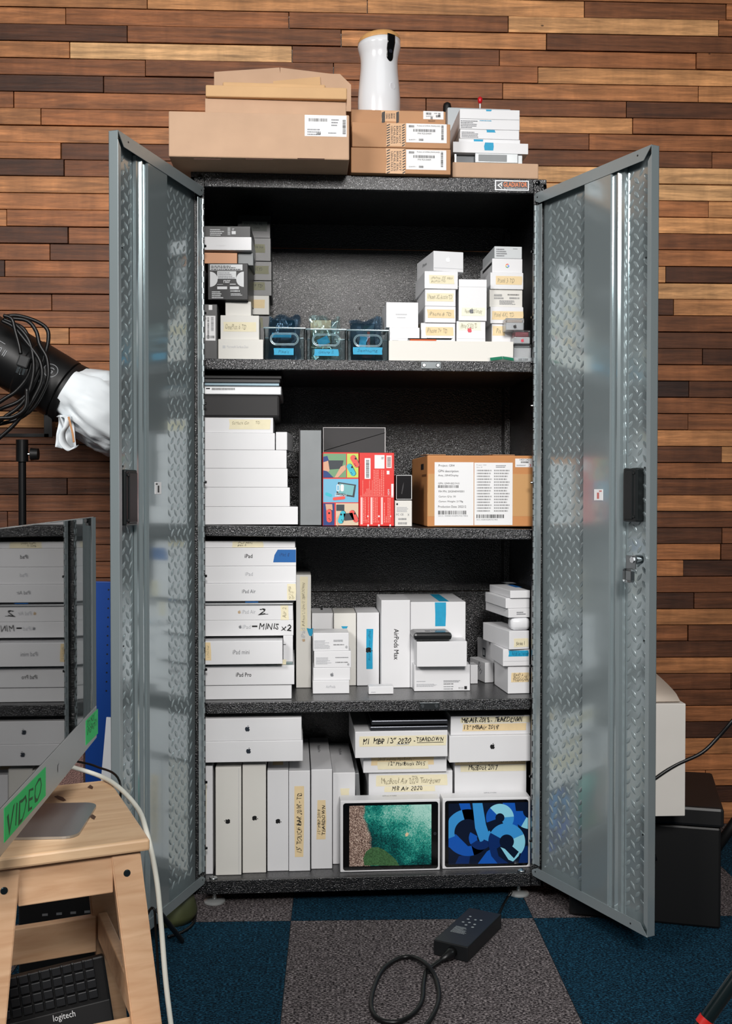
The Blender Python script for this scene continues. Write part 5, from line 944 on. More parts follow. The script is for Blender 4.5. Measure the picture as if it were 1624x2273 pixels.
# laptop boxes behind the tablet boxes
z = stack(zD, [('laptop_box', 'white box hidden low behind the printed sea tablet box', 'box', 822, 975, 1850, .12, .26, WHITE2), ('laptop_box', 'white box just behind the top edge of the sea tablet box', 'box', 818, 975, 1778, .12, .26, WHITE2),
    ('laptop_box', 'white laptop box with two tape strips ending in 2020, lower left of the pile', 'box', 818, 1004, 1712, .1, .27, WHITE, dict(decs=[('tape', 834, 992, 1720, 1744, TAPE), ('pen', 'MacBook Air 2020 Teardown', 846, 976, 1726, 1739, INKF), ('pen', 'Early', 914, 926, 1722, 1726, INK), ('tape', 853, 965, 1745, 1757, TAPE), ('pen', 'MB Air 2020', 869, 937, 1745, 1754.5, INK, 0, .01)])),
    ('laptop_box', 'white laptop box with tan tape ending in 2015', 'box', 806, 991, 1675, .09, .27, WHITE, dict(decs=[('tape', 823, 963, 1676, 1698, TAPEO), ('pen', '2015 retina MacBook /', 838, 919, 1681, 1688, INKF), ('tape', 838, 950, 1690, 1707, TAPE), ('pen', '12" MacBook 2015', 862, 943, 1690, 1699, INK, 0, .01)])),
    ('laptop_box', 'white laptop box with a wide tape strip and underlined marker title', 'box', 788, 993, 1623, .06, .27, WHITE, dict(rot=.5, decs=[('tape', 797, 990, 1633, 1656, TAPE), ('pen', 'M1 MBP 13" 2020 - ', 804, 920, 1638, 1651, INK, 0, .02), ('pen', 'TEARDOWN', 924, 984, 1636, 1645, INK, 0, .02), ('panel', 925, 984, 1647, 1648.2, INK, 'marker_stroke'), ('fine', 880, 918, 1649, 1653, INKS, 1)]))])
t, z = pbox('laptop', 'dark grey closed laptop on the box with the underlined title', 'laptop', 821, 994, 1612, None, .065, .22, mat('space_grey', (74, 76, 82), .32, .75), z0=z+.0008, bev=.003)
pbox('laptop', 'second dark grey closed laptop just beneath the third shelf', 'laptop', 824, 994, 1598.5, None, .065, .22, mat('space_grey', (74, 76, 82), .32, .75), z0=z+.004, bev=.003)
z = stack(zD, [('laptop_box', 'white box hidden low behind the blue ribbon tablet box', 'box', 1012, 1166, 1850, .13, .26, WHITE2), ('laptop_box', 'white box just behind the top edge of the ribbon tablet box', 'box', 1010, 1166, 1768, .12, .26, WHITE2),
    ('laptop_box', 'white laptop box with two tape strips ending in 2017', 'box', 1009, 1168, 1683, .1, .27, WHITE, dict(decs=[('tape', 1010, 1167, 1684, 1697, TAPEO), ('pen', 'RETINA  MB  2017 TEARDOWN', 1008, 1170, 1684.5, 1692, INKF), ('tape', 1022, 1166, 1698, 1712, TAPE), ('pen', 'MacBook 2017', 1040, 1104, 1698, 1709, INK, 0, .01)])),
    ('laptop_box', 'white laptop box with a black emblem on the right of the bottom shelf', 'box', 997, 1177, 1633, .06, .27, WHITE, dict(rot=1, decs=[('apple', 1092.5, 1656, 13, INK)])),
    ('laptop_box', 'white laptop box with overlapping tape strips ending in 2018 teardown', 'box', 1000, 1177, 1589, .07, .27, WHITE, dict(rot=.6, decs=[('tape', 1022, 1176, 1591, 1604, TAPE), ('pen', 'MB-AIR 2018 - TEARDOWN', 1024, 1160, 1592, 1603, INK, 0, .03), ('tape', 1026, 1167, 1606, 1622, TAPEO), ('pen', '13" MBAir 2018', 1030, 1106, 1609, 1619, INK, 0, .01)]))])
p = atZ(797, 1800, ZB); o = box_obj('case_sleeve', mat('grey_sleeve', (120, 122, 124), .4), None, 0, .012, 0, .22, 0, .235, bev=.002); o.location = (atY(791, 1750, .15).x+.006, .13, zD+.001); o.rotation_euler = (0, math.radians(-3), 0); tag(o, 'grey sleeve leaning in the gap behind the upright laptop boxes', 'sleeve')
# ------------------------------------------------------------------ stool with the computer
def woodmat(name, c1, c2):
    m = bpy.data.materials.new(name); m.use_nodes = True; nt = m.node_tree; N = nt.nodes; L = nt.links; p = N['Principled BSDF']; p.inputs['Roughness'].default_value = .45
    tc = N.new('ShaderNodeTexCoord'); mp = N.new('ShaderNodeMapping'); mp.inputs['Scale'].default_value = (6, 45, 45); L.new(tc.outputs['Object'], mp.inputs[0])
    n = N.new('ShaderNodeTexNoise'); n.inputs['Scale'].default_value = 1; n.inputs['Detail'].default_value = 5; n.inputs['Distortion'].default_value = .8; L.new(mp.outputs[0], n.inputs[0])
    r = N.new('ShaderNodeValToRGB'); e = r.color_ramp.elements; e[0].position = .3; e[0].color = (*lin(c1), 1); e[1].position = .7; e[1].color = (*lin(c2), 1); L.new(n.outputs[0], r.inputs[0]); L.new(r.outputs[0], p.inputs['Base Color']); return m
BEECH = woodmat('beech_wood', (196, 152, 116), (220, 182, 146)); PINEW = woodmat('birch_top', (204, 164, 126), (226, 192, 154))
A = Vector((-.4344, -.9419, 0)); st = thing('step_stool', 'light wooden step stool carrying the silver computer', 'stool', A, math.atan2(.334, .943))
Ws, Ds = .265, .39
bm = bmesh.new(); add_box(bm, -Ws, 0, 0, Ds, .48, .5, .004); bm_obj('seat', bm, PINEW, st)
def leg(x, y, sx, sy, nm='leg'):
    # splayed plank, wide across x
    bm = bmesh.new(); z0, z1 = 0, .479; wv = []
    for z, f in ((z0, 1), (z1, 0)):
        ox, oy = x+sx*.05*f, y+sy*.045*f; hw = .024; ht = .011
        wv.append([bm.verts.new((ox+a*hw, oy+b*ht, z)) for a, b in ((-1, -1), (1, -1), (1, 1), (-1, 1))])
    for i in range(4): j = (i+1) % 4; bm.faces.new((wv[0][i], wv[0][j], wv[1][j], wv[1][i]))
    bm.faces.new(wv[0][::-1]); bm.faces.new(wv[1]); bmesh.ops.bevel(bm, geom=list(bm.edges), offset=.002, segments=2, affect='EDGES')
    return bm_obj(nm, bm, BEECH, st)
legs = [leg(-.038, .022, 1, -1), leg(-Ws+.038, .022, -1, -1), leg(-.038, Ds-.022, 1, 1), leg(-Ws+.038, Ds-.022, -1, 1)]
def rail(n, *b, m=BEECH): return box_obj(n, m, st, *b, bev=.002)
rail('apron', -Ws+.058, -.058, .014, .032, .414, .479); rail('apron', -Ws+.058, -.058, Ds-.032, Ds-.014, .414, .479)
rail('apron', -.052, -.034, .034, Ds-.034, .425, .479); rail('apron', -Ws+.034, -Ws+.052, .034, Ds-.034, .425, .479)
rail('side_rail', -.026, -.008, .025, Ds-.012, .187, .240); rail('side_rail', -Ws+.008, -Ws+.026, .025, Ds-.012, .187, .240)
rail('back_rail', -Ws+.03, -.03, Ds-.018, Ds+.002, .165, .235)
bm = bmesh.new(); add_box(bm, -Ws+.004, -.01, -.07, .05, .166, .186, .003); bm_obj('step_board', bm, PINEW, st)
for l, x in ((legs[0], -.038), (legs[1], -Ws+.038)):
    for z, f in ((.445, .03), (.19, .6)):
        bm = bmesh.new(); sx = 1 if x > -.1 else -1; c = Vector((x+sx*.05*f, 0.022-.045*f-.0105-.0016, z)); add_cyl(bm, c, c+Vector((0, -.0018, 0)), .0065, 18, .005); sc_o = bm_obj('screw', bm, mat('blued_steel', (70, 86, 92), .25, .9), l)
        bm = bmesh.new(); add_cyl(bm, c+Vector((0, -.0019, 0)), c+Vector((0, -.0024, 0)), .0028, 6); bm_obj('screw_socket', bm, BLACKG, sc_o) if False else bm.free()
KN = mat('wood_knot', (84, 56, 40), .5); Ft = Face(st, (0, 0, .5002), (1, 0, 0), (0, 1, 0), (0, 0, 1))
for P in ([(120, 1768), (128, 1766), (140, 1770), (147, 1777), (140, 1779), (130, 1775)], [(194, 1748), (200, 1742), (207, 1747), (205, 1752), (198, 1750)], [(198, 1811), (206, 1808), (213, 1813), (209, 1820), (203, 1817)]):
    polys('knot', KN, st, Ft, [[Ft.uv(*q) for q in P]], .0003)
# computer, screen facing right
XS = -.600; IY0, IY1 = -1.235, -.5165
im = thing('desktop_computer', 'silver all-in-one computer with a dark mirror-like screen and green tape on its chin', 'computer', (-.66, -.84, .5006))
def IB(name, m, x0, x1, y0, y1, z0, z1, bev=.001): return box_obj(name, m, im, x0+.66, x1+.66, y0+.84, y1+.84, z0-.5006, z1-.5006, bev)
ZC0, ZC1, ZT = .5705, .6375, 1.0235
IB('chin', ALU, XS-.007, XS, IY0, IY1, ZC0, ZC1, .0015)
gl = mat('black_screen_glass', (6, 6, 7), .02, 0, 1, ior=2.1); gl.node_tree.nodes['Principled BSDF'].inputs['Specular IOR Level'].default_value = .5
IB('screen', gl, XS-.004, XS-.0002, IY0+.001, IY1-.001, ZC1+.0005, ZT-.0005, .0006)
bm = bmesh.new(); P = []
for f, dx in ((1, 0), (.96, -.012), (.8, -.03), (.5, -.045), (.2, -.05)):
    yc, zc, hy, hz = (IY0+IY1)/2, (ZC0+ZT)/2, (IY1-IY0)/2*f, (ZT-ZC0)/2*f
    P.append([bm.verts.new((XS-.007+dx+.66, yc+.84+a*hy, zc-.5006+b*hz)) for a, b in ((-1, -1), (1, -1), (1, 1), (-1, 1))])
for a, b in zip(P, P[1:]):
    for i in range(4): j = (i+1) % 4; bm.faces.new((a[i], a[j], b[j], b[i]))
bm.faces.new(P[0][::-1]); bm.faces.new(P[-1]); bm_obj('rear_housing', bm, ALU, im)
def foot_bm():
    b = bmesh.new(); cx, cy, hx, hy, r = -.659, -.84, .104, .095, .024; L = []
    for sx, sy, a0 in ((1, 1, 0), (-1, 1, PI/2), (-1, -1, PI), (1, -1, 1.5*PI)):
        for k in range(7): a = a0+PI/2*k/6; L.append((cx+sx*(hx-r)+r*math.cos(a), cy+sy*(hy-r)+r*math.sin(a)))
    A = [b.verts.new((x+.66, y+.84, 0)) for x, y in L]; B = [b.verts.new((x+.66, y+.84, .0042)) for x, y in L]; b.faces.new(A[::-1]); b.faces.new(B)
    for i in range(len(L)): j = (i+1) % len(L); b.faces.new((A[i], A[j], B[j], B[i]))
    prof = [(-.745, .0043), (-.668, .30), (-.657, .30), (-.740, .0043)]
    Aa = [b.verts.new((x+.66, -.095, z)) for x, z in prof]; Bb = [b.verts.new((x+.66, .095, z)) for x, z in prof]; b.faces.new(Aa); b.faces.new(Bb[::-1])
    for i in range(4): j = (i+1) % 4; b.faces.new((Aa[i], Aa[j], Bb[j], Bb[i]))
    return b
IB('bezel', ALU, XS-.0069, XS-.0041, IY0, IY1, ZC1, ZT, .0008)
bm = bmesh.new(); yc = (-.745-.935)/2
bm_obj('stand', *(lambda: (lambda b: (b, ALU, im))(foot_bm()))())
FI = Face(im, (XS+.66, 0, 0), (0, 1, 0), (0, 0, 1), (1, 0, 0))
GT = mat('green_tape', (34, 222, 116), .6)
def quad(name, m, parent, F, P, e, t=.0003):
    bm = bmesh.new(); U = [F.uv(*q) for q in P]; a = [bm.verts.new(F.p(u, v, e)) for u, v in U]; b = [bm.verts.new(F.p(u, v, e+t)) for u, v in U]; bm.faces.new(a[::-1]); bm.faces.new(b); n = len(U)
    for i in range(n): j = (i+1) % n; bm.faces.new((a[i], a[j], b[j], b[i]))
    return bm_obj(name, bm, m, parent), U
g1, U = quad('green_tape_label', GT, im, FI, [(9, 1795), (101, 1702), (101, 1766), (9, 1871)], .0001)
text('VIDEO', mat('green_pen', (12, 96, 44), .6), g1, FI, U[0][0]+.012, U[1][0]-.028, ZC0-.5006+.016, ZC0-.5006+.05, e=.0006, shear=.15, hand=True)
g2, U = quad('green_tape_label', GT, im, FI, [(190, 1600), (217, 1573), (217, 1628), (190, 1655)], .0001)
text('DO NOT\nUPGRADE!!!', mat('green_pen', (12, 96, 44), .6), g2, FI, U[0][0]+.012, U[1][0]-.012, ZC0-.5006+.028, ZC0-.5006+.056, e=.0006, shear=.15, hand=True)
u, v = FI.uv(130, 1702); apple(INKS, im, FI, u, v, .018)
# cables at the stool
CW = mat('white_cable', (222, 222, 212), .4)
P = [atZ(152, 1703, .5055), atZ(165, 1704, .5055), atZ(243, 1733, .507), atZ(290, 1790, .495)+Vector((.01, 0, 0))]+[atY(x, y, Y) for x, y, Y in ((326, 1850, -.86), (347, 1950, -.86), (358, 2060, -.86), (368, 2180, -.87), (384, 2310, -.88), (400, 2420, -.86))]
o = tube_obj('power_cable', CW, None, P, .0046, 12); tag(o, 'thick white cable running off the stool top down to the floor', 'cable')
P = [atZ(160, 1688, .503), atZ(170, 1690, .503), atZ(215, 1702, .503), atZ(252, 1738, .503)+Vector((.01, .01, 0)), Vector((-.54, -.62, .40)), Vector((-.50, -.72, .25))]+[atY(337, 2015, -.80), atY(346, 2070, -.80), atY(352, 2200, -.82), atY(350, 2300, -.85)]
o = tube_obj('black_cable', RUBBER, None, P, .0024, 8); tag(o, 'thin black cable trailing behind the white one past the stool', 'cable')
# dark electronics under the stool
def tilted(name, label, cat, loc, rot, parts):
    t = thing(name, label, cat, loc); t.rotation_euler = rot; return t
p = atY(-40, 2250, -.74)
kb = thing('keyboard', 'black keyboard propped upright under the stool with its maker name showing', 'keyboard', (-.725, -.735, .004)); kb.rotation_euler = (math.radians(-8), math.radians(-9), math.radians(8))
box_obj('body', BLACKM, kb, 0, .2, 0, .018, 0, .165, .004); box_obj('palm_rest', mat('soft_black2', (22, 22, 23), .6), kb, .0, .2, -.004, 0, 0, .085, .002)
nk = 0
for r_ in range(4):
    for c_ in range(9):
        if r_ > 1 and c_ > 10 and r_ < 3: continue
        box_obj('keycap', mat('key_black', (30, 31, 33), .35), kb, .006+c_*.0198, .006+c_*.0198+.0165, -.008, -.0003, .094+r_*.0186, .094+r_*.0186+.0155, .0015)
Fk = Face(kb, (0, -.004, 0), (1, 0, 0), (0, 0, 1), (0, -1, 0)); text('logitech', PAPER, kb, Fk, .095, .135, .066, .081, ang=0, e=.0006, name='lettering')
hb = thing('electronics_box', 'flat black electronics unit with ports lying behind the stool rail', 'device', (-.80, -.36, .0)); hb.rotation_euler = (0, 0, .12)
box_obj('housing', BLACKM, hb, 0, .2, 0, .16, .0005, .19, .004)
for i in range(4): box_obj('port', mat('port_metal', (150, 152, 154), .3, .6), hb, .20+i*.03-.15, .212+i*.03-.15, -.001, .0, .14, .145, 0)  # pale metal ports in a row
# ------------------------------------------------------------------ behind the stool
PB = mat('blue_pegboard', (10, 62, 140), .42); Yp = .30
a = atY(178, 1500, Yp); b = atY(262, 1500, Yp); zt = atY(228, 1289, Yp).z
pb = thing('pegboard', 'blue metal pegboard panel leaning between the screen and the left door', 'board', (a.x, Yp, .001)); pb.rotation_euler = (0, math.radians(1.5), 0)
wp = b.x-a.x; box_obj('panel', PB, pb, 0, wp, 0, .012, 0, zt-.002, .002)
Fp = Face(pb, (0, 0, 0), (1, 0, 0), (0, 0, 1), (0, -1, 0))
for k in range(12):
    z = zt-.025-k*.026; u = wp*.56
    polys('peg_hole', BLACKM, pb, Fp, [[(u+.0026*math.cos(q*PI/6), z+.0026*math.sin(q*PI/6)) for q in range(12)]], .0004)
for k in range(8): z = zt-.016-k*.05; polys('slot', mat('slot_light', (150, 170, 200), .4) if k < 6 else BLACKM, pb, Fp, rects([(wp*.745, wp*.765, z-.024, z)]), .0004)
o = box_obj('foam_board', mat('white_board', (226, 228, 232), .5), None, 0, .10, 0, .008, 0, .46, .001); o.location = (atY(223, 1735, .20).x-.024, .20, .001); o.rotation_euler = (0, math.radians(5), 0); tag(o, 'white board leaning in front of the blue pegboard by the left door', 'board')
# wool sample behind the chin
o = box_obj('carpet_sample', mat('pink_grey_weave', (176, 138, 130), .9, noise=(420, .45), bump=(400, 1, .004)), None, 0, .075, 0, .06, 0, .52, .01); o.location = (-.86, -.32, .191); o.rotation_euler = (0, 0, .15); tag(o, 'upright piece of pink and grey woven material behind the computer chin', 'fabric')
o.location = (atY(184, 1700, -.20).x-.08, -.165, .001); o.scale = (1, 1, .96)
# studio lamp on its stand
Yl = .26; sx = atY(49, 1000, Yl).x
ls = thing('light_stand', 'black tubular stand holding the studio lamp', 'stand', (sx, Yl, 0)); SB = mat('stand_black', (16, 16, 17), .3)
bm = bmesh.new(); add_cyl(bm, (0, 0, .25), (0, 0, atY(49, 1024, Yl).z), .0105, 20); edgesplit(bm_obj('pole', bm, SB, ls, True))
bm = bmesh.new(); add_cyl(bm, (0, 0, .2), (0, 0, .75), .0145, 20); edgesplit(bm_obj('lower_pole', bm, SB, ls, True))
for k in range(3):
    an = k*2*PI/3+.5; bm = bmesh.new(); add_cyl(bm, (0, 0, .62), (.25*math.cos(an), .25*math.sin(an), .012), .009, 12); bm_obj('leg', bm, SB, ls, True)
zb0 = atY(49, 1025, Yl).z; zb1 = atY(49, 976, Yl).z
lamp = thing('studio_lamp', 'black studio lamp with maker ring emblem and coiled cords on a yoke', 'lamp', (sx, Yl, zb0))
bm = bmesh.new(); add_cyl(bm, (0, 0, .0), (0, 0, zb1-zb0), .0165, 20); edgesplit(bm_obj('mount_socket', bm, SB, lamp, True))
kx = atY(75, 1008, Yl); bm = bmesh.new(); add_cyl(bm, (.012, 0, kx.z-zb0), (.03, 0, kx.z-zb0), .004, 10); kn = bm_obj('tightening_screw', bm, STEEL, lamp); bm = bmesh.new(); add_cyl(bm, (.024, 0, kx.z-zb0), (.044, 0, kx.z-zb0), .018, 20, .016); edgesplit(bm_obj('knob', bm, BLACKM, kn, True))
def L3(px, py, Y=Yl): return atY(px, py, Y)-Vector((sx, Yl, zb0))
# yoke
yz = L3(49, 968).z; xr = L3(113, 900).x; yt_ = L3(113, 795).z
bm = bmesh.new(); add_box(bm, -xr, xr, -.02, .02, yz-.004, yz+.004, .001); add_box(bm, xr-.0, xr+.008, -.02, .02, yz+.0, yt_, .001); add_box(bm, -xr-.008, -xr, -.02, .02, yz, yt_, .001)
add_box(bm, xr-.014, xr+.008, -.024, -.018, yz-.004, yt_, .001); add_box(bm, -xr, xr, -.024, -.018, yz-.004, yz+.006, .001)
bm_obj('yoke', bm, SB, lamp)
c0 = L3(-75, 735); c1 = L3(152, 872); axd = (c1-c0).normalized(); LB = mat('lamp_black', (13, 13, 14), .42)
c0 = c1-axd*.34
q = Vector((0, 0, 1)).rotation_difference(axd).to_matrix().to_4x4(); Ml = Matrix.Translation(c0) @ q; Ln = .34
bm = bmesh.new(); add_lathe(bm, [(.06, -.01), (.078, 0), (.084, .02), (.084, .21), (.0875, .215), (.0875, .325), (.08, .33), (.08, Ln)], 40, Ml); edgesplit(bm_obj('lamp_housing', bm, LB, lamp, True), 30)
bm = bmesh.new(); add_lathe(bm, [(.072, Ln-.012), (.086, Ln-.01), (.088, Ln+.012), (.07, Ln+.014)], 40, Ml); edgesplit(bm_obj('front_ring', bm, BLACKM, lamp, True), 30)
# emblem and lettering on the housing side facing the camera, wrapped on the cylinder
def wrap(o, r):
    for v in o.data.vertices:
        a = v.co.y/r; v.co = Vector((v.co.x, 0, 0))+Vector((0, math.sin(a)*r, math.cos(a)*r)) if False else Vector((v.co.x, r*math.sin(a), r*math.cos(a)+v.co.z))
axx = axd; side = Vector((0, -1, 0)); upv = side.cross(axx).normalized(); upv = upv if upv.z > 0 else -upv
Mc = Matrix((axx, upv, side)).transposed().to_4x4(); Mc.translation = c0
FL = Face(lamp, (0, 0, 0), (1, 0, 0), (0, 1, 0), (0, 0, 1))
def onlamp(o, r):
    for v in o.data.vertices:
        a = v.co.y/r; rr_ = r+.0006+v.co.z; v.co = Mc @ Vector((v.co.x, rr_*math.sin(a), rr_*math.cos(a)))
GREYL = mat('lamp_print_grey', (150, 152, 156), .5)
ring = [(.288+.0195*math.cos(a*PI/24), .030+.0195*math.sin(a*PI/24)) for a in range(49)]+[(.288+.0175*math.cos(a*PI/24), .030+.0175*math.sin(a*PI/24)) for a in range(48, -1, -1)]
onlamp(polys('emblem_ring', GREYL, lamp, FL, [[ring[i], ring[i+1], ring[97-i-1], ring[97-i]] for i in range(48)], 0), .0878)
onlamp(text('G', GREYL, lamp, FL, .281, .295, .022, .039, name='emblem'), .087)
onlamp(text('godox', mat('lamp_print_dim', (74, 76, 80), .5), lamp, FL, .275, .302, -.014, -.003, name='lettering'), .087)
onlamp(text('SL-200 II', GREYL, lamp, FL, .10, .165, -.004, .014, name='lettering'), .084)
onlamp(polys('print_line', GREYL, lamp, FL, rects([(.08, .11, .026, .0275), (.125, .15, .026, .0275), (.07, .12, -.014, -.0125), (.308, .322, .021, .022), (.275, .30, -.024, -.023)]), 0), .084)
l_ = slab('barcode_label', PAPER, lamp, FL, .062, .082, -.012, .026, t=.0002); onlamp(l_, .0845); b_ = barcode(INK, l_, FL, .066, .078, -.008, .022, vert=True); onlamp(b_, .085)
# coiled cords
for k, Pp in enumerate(([(10, 702), (40, 701), (78, 712), (104, 730), (107, 758), (98, 792), (82, 835), (66, 868), (40, 892), (8, 905), (-20, 918)], [(18, 706), (60, 712), (80, 735), (88, 765), (104, 795), (107, 835), (96, 868), (74, 905), (44, 928), (14, 938), (-20, 944)],
        [(8, 708), (36, 722), (62, 752), (73, 790), (74, 830), (62, 876), (40, 905), (12, 925), (-20, 952)], [(14, 714), (50, 728), (66, 760), (70, 800), (60, 838), (36, 868), (12, 884), (-20, 905)], [(4, 712), (30, 726), (56, 756), (88, 800), (92, 845), (70, 892), (46, 925), (24, 950), (-16, 985)], [(60, 862), (56, 905), (30, 925), (4, 928), (-20, 930)])):
    o = tube_obj('cord', RUBBER, lamp, [L3(x, y, Yl-.105-.012*(k % 3)-.006*k) for x, y in Pp], .0052, 10)
o = tube_obj('plug_cord', RUBBER, lamp, [L3(x, y, Yl-.15) for x, y in ((8, 700), (26, 708), (34, 735), (42, 765), (46, 786))], .0048, 10)
pl = box_obj('plug', mat('plug_grey', (34, 35, 36), .5), o, -.015, .015, -.009, .009, -.016, .016, .004); pl.location = L3(53, 803, Yl-.15); pl.rotation_euler = (0, .35, 0)
for dx in (-.008, .008): x_ = box_obj('prong', CHROME, o, dx-.003, dx+.003, -.0008, .0008, -.034, -.016, .0005); x_.location = pl.location; x_.rotation_euler = pl.rotation_euler
x_ = box_obj('prong', CHROME, o, -.0022, .0022, -.003, .001, -.036, -.016, .0015); x_.location = pl.location; x_.rotation_euler = pl.rotation_euler
# white cloth sack over the lamp front
from mathutils import noise as nz
bm = bmesh.new(); rings = []; nseg, nr = 64, 40; base = L3(156, 868)+Vector((sx, Yl, zb0)); axw = axd
w1 = axw.cross(Vector((0, 1, 0))).normalized(); w2 = Vector((0, 1, 0))
for j in range(nr+1):
    t_ = j/nr; R_r = .082*(1+.30*math.sin(PI*min(1, t_*1.25))**1.2)*(1 if t_ < .72 else max(.12, 1-(t_-.72)*3.0)); cen = base+axw*(.20*t_)+Vector((.05*t_*t_, -.01, -.05*t_*t_)); ring = []
    for k in range(nseg):
        a = 2*PI*k/nseg; d = Vector((math.cos(a), math.sin(a), 0)); n1 = nz.noise(Vector((d.x*1.6+3, d.y*1.6, t_*2.2)))*.022+abs(nz.noise(Vector((d.x*2.6, d.y*2.6+7, t_*1.3+d.x))))*.026*min(1, t_*4); n1 -= abs(nz.noise(Vector((d.x*5+1, d.y*5, t_*3+d.y*2))))*.03*min(1, t_*3)
        ring.append(bm.verts.new(cen+(w1*math.cos(a)+w2*math.sin(a))*(R_r+n1)))
    rings.append(ring)
for a, b in zip(rings, rings[1:]):
    for k in range(nseg): bm.faces.new((a[k], a[(k+1) % nseg], b[(k+1) % nseg], b[k]))
bm.faces.new(rings[-1])
CL = mat('white_nylon', (226, 232, 236), .55, noise=(5, .02)); cl = thing('diffuser_sack', 'crumpled white cloth diffuser gathered over the front of the studio lamp', 'cloth', base)
for v in bm.verts: v.co -= base
bm_obj('cloth', bm, CL, cl, True)
def ribbonband(name, m, parent, P, wv, off):
    P = catmull([Vector(p)-off for p in P], 8); bm = bmesh.new(); L_ = [bm.verts.new(p-wv) for p in P]; R2 = [bm.verts.new(p+wv) for p in P]
    for i in range(len(P)-1): bm.faces.new((L_[i], L_[i+1], R2[i+1], R2[i]))
    o = bm_obj(name, bm, m, parent, True); o.modifiers.new('s', 'SOLIDIFY').thickness = .0012; return o
ribbonband('strap', CL, cl, [atY(x, y, Y) for x, y, Y in ((132, 922, .20), (150, 925, .15), (148, 945, .13), (138, 965, .12), (142, 985, .12), (158, 998, .13), (168, 990, .15))], Vector((.006, .012, .004)), base)
ribbonband('leather_tab', mat('tan_leather', (186, 134, 90), .5), cl, [atY(x, y, .14) for x, y in ((152, 925), (157, 945), (161, 962), (164, 982))], Vector((.0025, 0, .0008)), base)
bm = bmesh.new(); G = []
for j in range(13):
    row = []
    for i in range(13):
        u_, v_ = i/12, j/12; q = atY(128+u_*34-v_*4+v_*u_*10, 922+v_*76-abs(u_-.6)*10*v_, .175)-base; row.append(bm.verts.new(q+Vector((0, nz.noise(Vector((u_*2.4, v_*1.5, 4)))*.05, 0))))
    G.append(row)
for a, b in zip(G, G[1:]):
    for i in range(12): bm.faces.new((a[i], a[i+1], b[i+1], b[i]))
o = bm_obj('hanging_fold', bm, CL, cl, True); o.modifiers.new('s', 'SOLIDIFY').thickness = .001
# ------------------------------------------------------------------ floor things
c_fl, c_fr, c_br = atZ(962, 2086, .036), atZ(1038, 2103, .036), atZ(1108, 2028, .036)
an = math.atan2(c_fr.y-c_fl.y, c_fr.x-c_fl.x); Wd = (c_fr-c_fl).length; Dd = (c_br-c_fr).dot(Vector((-math.sin(an), math.cos(an), 0)))
ad = thing('power_adapter', 'black rectangular power adapter lying on the carpet', 'adapter', (c_fl.x, c_fl.y, .0008), an)
box_obj('housing', mat('adapter_black', (20, 22, 24), .42), ad, 0, Wd, 0, Dd, 0, .0355, .0022)
Ft = Face(ad, (0, 0, .0355), (1, 0, 0), (0, 1, 0), (0, 0, 1)); fine(mat('print_pale', (150, 156, 158), .5), ad, Ft, Wd*.18, Wd*.62, Dd*.28, Dd*.46, 7, 3, e=.0003)
for i, (u, v) in enumerate(((.25, .58), (.42, .6), (.6, .58), (.3, .68), (.5, .7), (.65, .72), (.4, .52), (.62, .5), (.28, .76))):
    polys('printed_mark', MATS['print_pale'], ad, Ft, [[(Wd*u+.0035*math.cos(q*PI/(3+i % 4)), Dd*v+.0035*math.sin(q*PI/(3+i % 4))) for q in range(2*(3+i % 4))]], .0003)
bm = bmesh.new(); c = Vector((Wd*.55, 0, .017)); add_tube(bm, [c, c+Vector((0, -.016, 0)), c+Vector((-.004, -.026, -.002)), c+Vector((-.010, -.042, -.006))], [.0125, .0125, .009, .0052], 12); bm_obj('inlet_plug', bm, RUBBER, ad, True)
Mi = ad.matrix_basis; s0 = Mi @ (c+Vector((-.008, -.036, -.005)))
P = [s0]+[atZ(x, y, z) for x, y, z in ((958, 2146, .008), (946, 2156, .007), (940, 2185, .006), (936, 2222, .006), (915, 2252, .006), (878, 2269, .006), (840, 2262, .006), (824, 2236, .006), (829, 2195, .006), (850, 2152, .006), (884, 2128, .006), (915, 2125, .009), (946, 2141, .018), (967, 2172, .010), (974, 2215, .006), (960, 2255, .006), (930, 2292, .006), (880, 2330, .006))]
o = tube_obj('mains_cord', RUBBER, None, P, .0050, 10); tag(o, 'black mains cord looped on the grey carpet in front of the adapter', 'cord')
P = [Mi @ Vector((Wd*.85, Dd+.001, .018)), atZ(1116, 2010, .012), atZ(1126, 1992, .008), atZ(1133, 1977, .02), Vector((.355, .12, .012)), Vector((.345, .3, .006)), Vector((.33, .5, .006))]
o = tube_obj('output_cord', RUBBER, None, P, .0034, 8); tag(o, 'black cord from the adapter running back under the cabinet', 'cord')
# black crate with a white box at the right
cr = thing('black_crate', 'black lidded crate standing on the carpet behind the right door', 'crate', (.492, -.094, .0008), -.31)
box_obj('bin', mat('crate_black', (10, 10, 11), .5), cr, .006, .372, .006, .335, 0, .25, .006); box_obj('lid', mat('crate_lid', (22, 22, 23), .45), cr, 0, .378, 0, .342, .2505, .30, .008)
q = atZ(1520, 1812, .3012); a_ = atY(1400, 1800, q.y)
bx = thing('white_carton', 'white carton with an open bent top flap on the black crate', 'box', (q.x-.165, q.y+.003, .3018), -.02)
hh = atY(1512, 1562, q.y).z-.3018; box_obj('carton', mat('aged_white_card', (214, 210, 204), .6, noise=(8, .03)), bx, 0, .165, 0, .19, 0, hh, .002)
bm = bmesh.new(); G = []
for j in range(8):
    v_ = j/7; G.append([bm.verts.new((x, .01+v_*.17, hh+.004+.045*v_**.6)) for x in (.0, .155-.012*v_)])
for a, b in zip(G, G[1:]): bm.faces.new((a[0], a[1], b[1], b[0]))
o = bm_obj('top_flap', bm, mat('flap_card', (206, 192, 178), .6), bx, True); o.modifiers.new('s', 'SOLIDIFY').thickness = .002
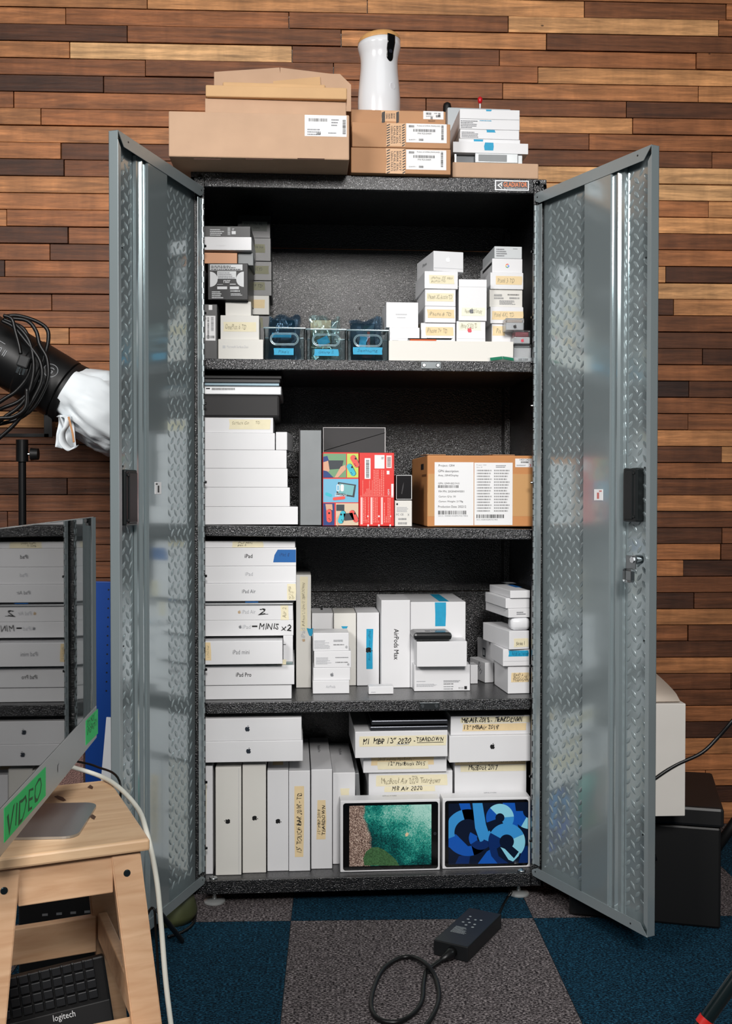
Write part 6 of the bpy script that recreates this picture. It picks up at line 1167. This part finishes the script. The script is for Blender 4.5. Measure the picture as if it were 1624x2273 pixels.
P = [atY(1660, 1560, -.27), atY(1624, 1601, -.27), atY(1590, 1640, -.26), atY(1555, 1672, -.26), atY(1500, 1698, -.26), atY(1455, 1727, -.26), atY(1410, 1765, -.25), Vector((.66, -.27, .20))]
o = tube_obj('black_cable', RUBBER, None, P, .0044, 10); tag(o, 'black cable swinging across the white carton at the right', 'cable')
t = thing('tripod_leg', 'dark tripod leg with a red collar in the lower right corner', 'tripod'); a, b = atY(1470, 2400, -.9), atY(1700, 2075, -.9); a.z = max(a.z, .013)
bm = bmesh.new(); add_cyl(bm, a, b, .0125, 18); edgesplit(bm_obj('tube', bm, mat('dark_green_tube', (14, 24, 26), .22), t, True)); dd = (b-a).normalized(); cc = atY(1563, 2266, -.9); s_ = (cc-a).dot(dd); cc = a+dd*s_
bm = bmesh.new(); add_cyl(bm, cc-dd*.008, cc+dd*.006, .0142, 18); edgesplit(bm_obj('collar', bm, mat('red_collar', (190, 34, 30), .35), t, True))
o = bm = None
bm = bmesh.new(); add_cyl(bm, atZ(1560, 1925, .014), atY(1690, 1740, .15), .014, 14); o = bm_obj('slanted_pole', bm, BLACKM, None, True); tag(o, 'black stand leg slanting up at the right edge near the wall', 'stand')
# under the left door
p = atZ(392, 2052, 0); bm = bmesh.new(); add_lathe(bm, [(.062, .001), (.068, .02), (.06, .05), (.04, .072), (.012, .08)], 28, Matrix.Translation((p.x-.02, p.y+.04, 0))); o = bm_obj('bottle_bag', bm, mat('olive_fabric', (62, 66, 40), .5), None, True); tag(o, 'dark olive rounded pouch on the floor under the left door', 'pouch')
bm = bmesh.new(); add_tube(bm, [atZ(x, y, .006) for x, y in ((372, 2080), (405, 2068), (428, 2050), (434, 2025), (430, 2000), (410, 1990))], .0035, 8, True, 6); o = bm_obj('loose_cord', bm, RUBBER, None, True); tag(o, 'thin dark cord curling around the olive pouch', 'cord')
bm = bmesh.new(); add_cyl(bm, atY(350, 2020, -.34), atZ(404, 2088, .007), .006, 10); o = bm_obj('floor_tube', bm, BLACKM, None); tag(o, 'short black stand foot beside the white cable under the left door', 'stand')
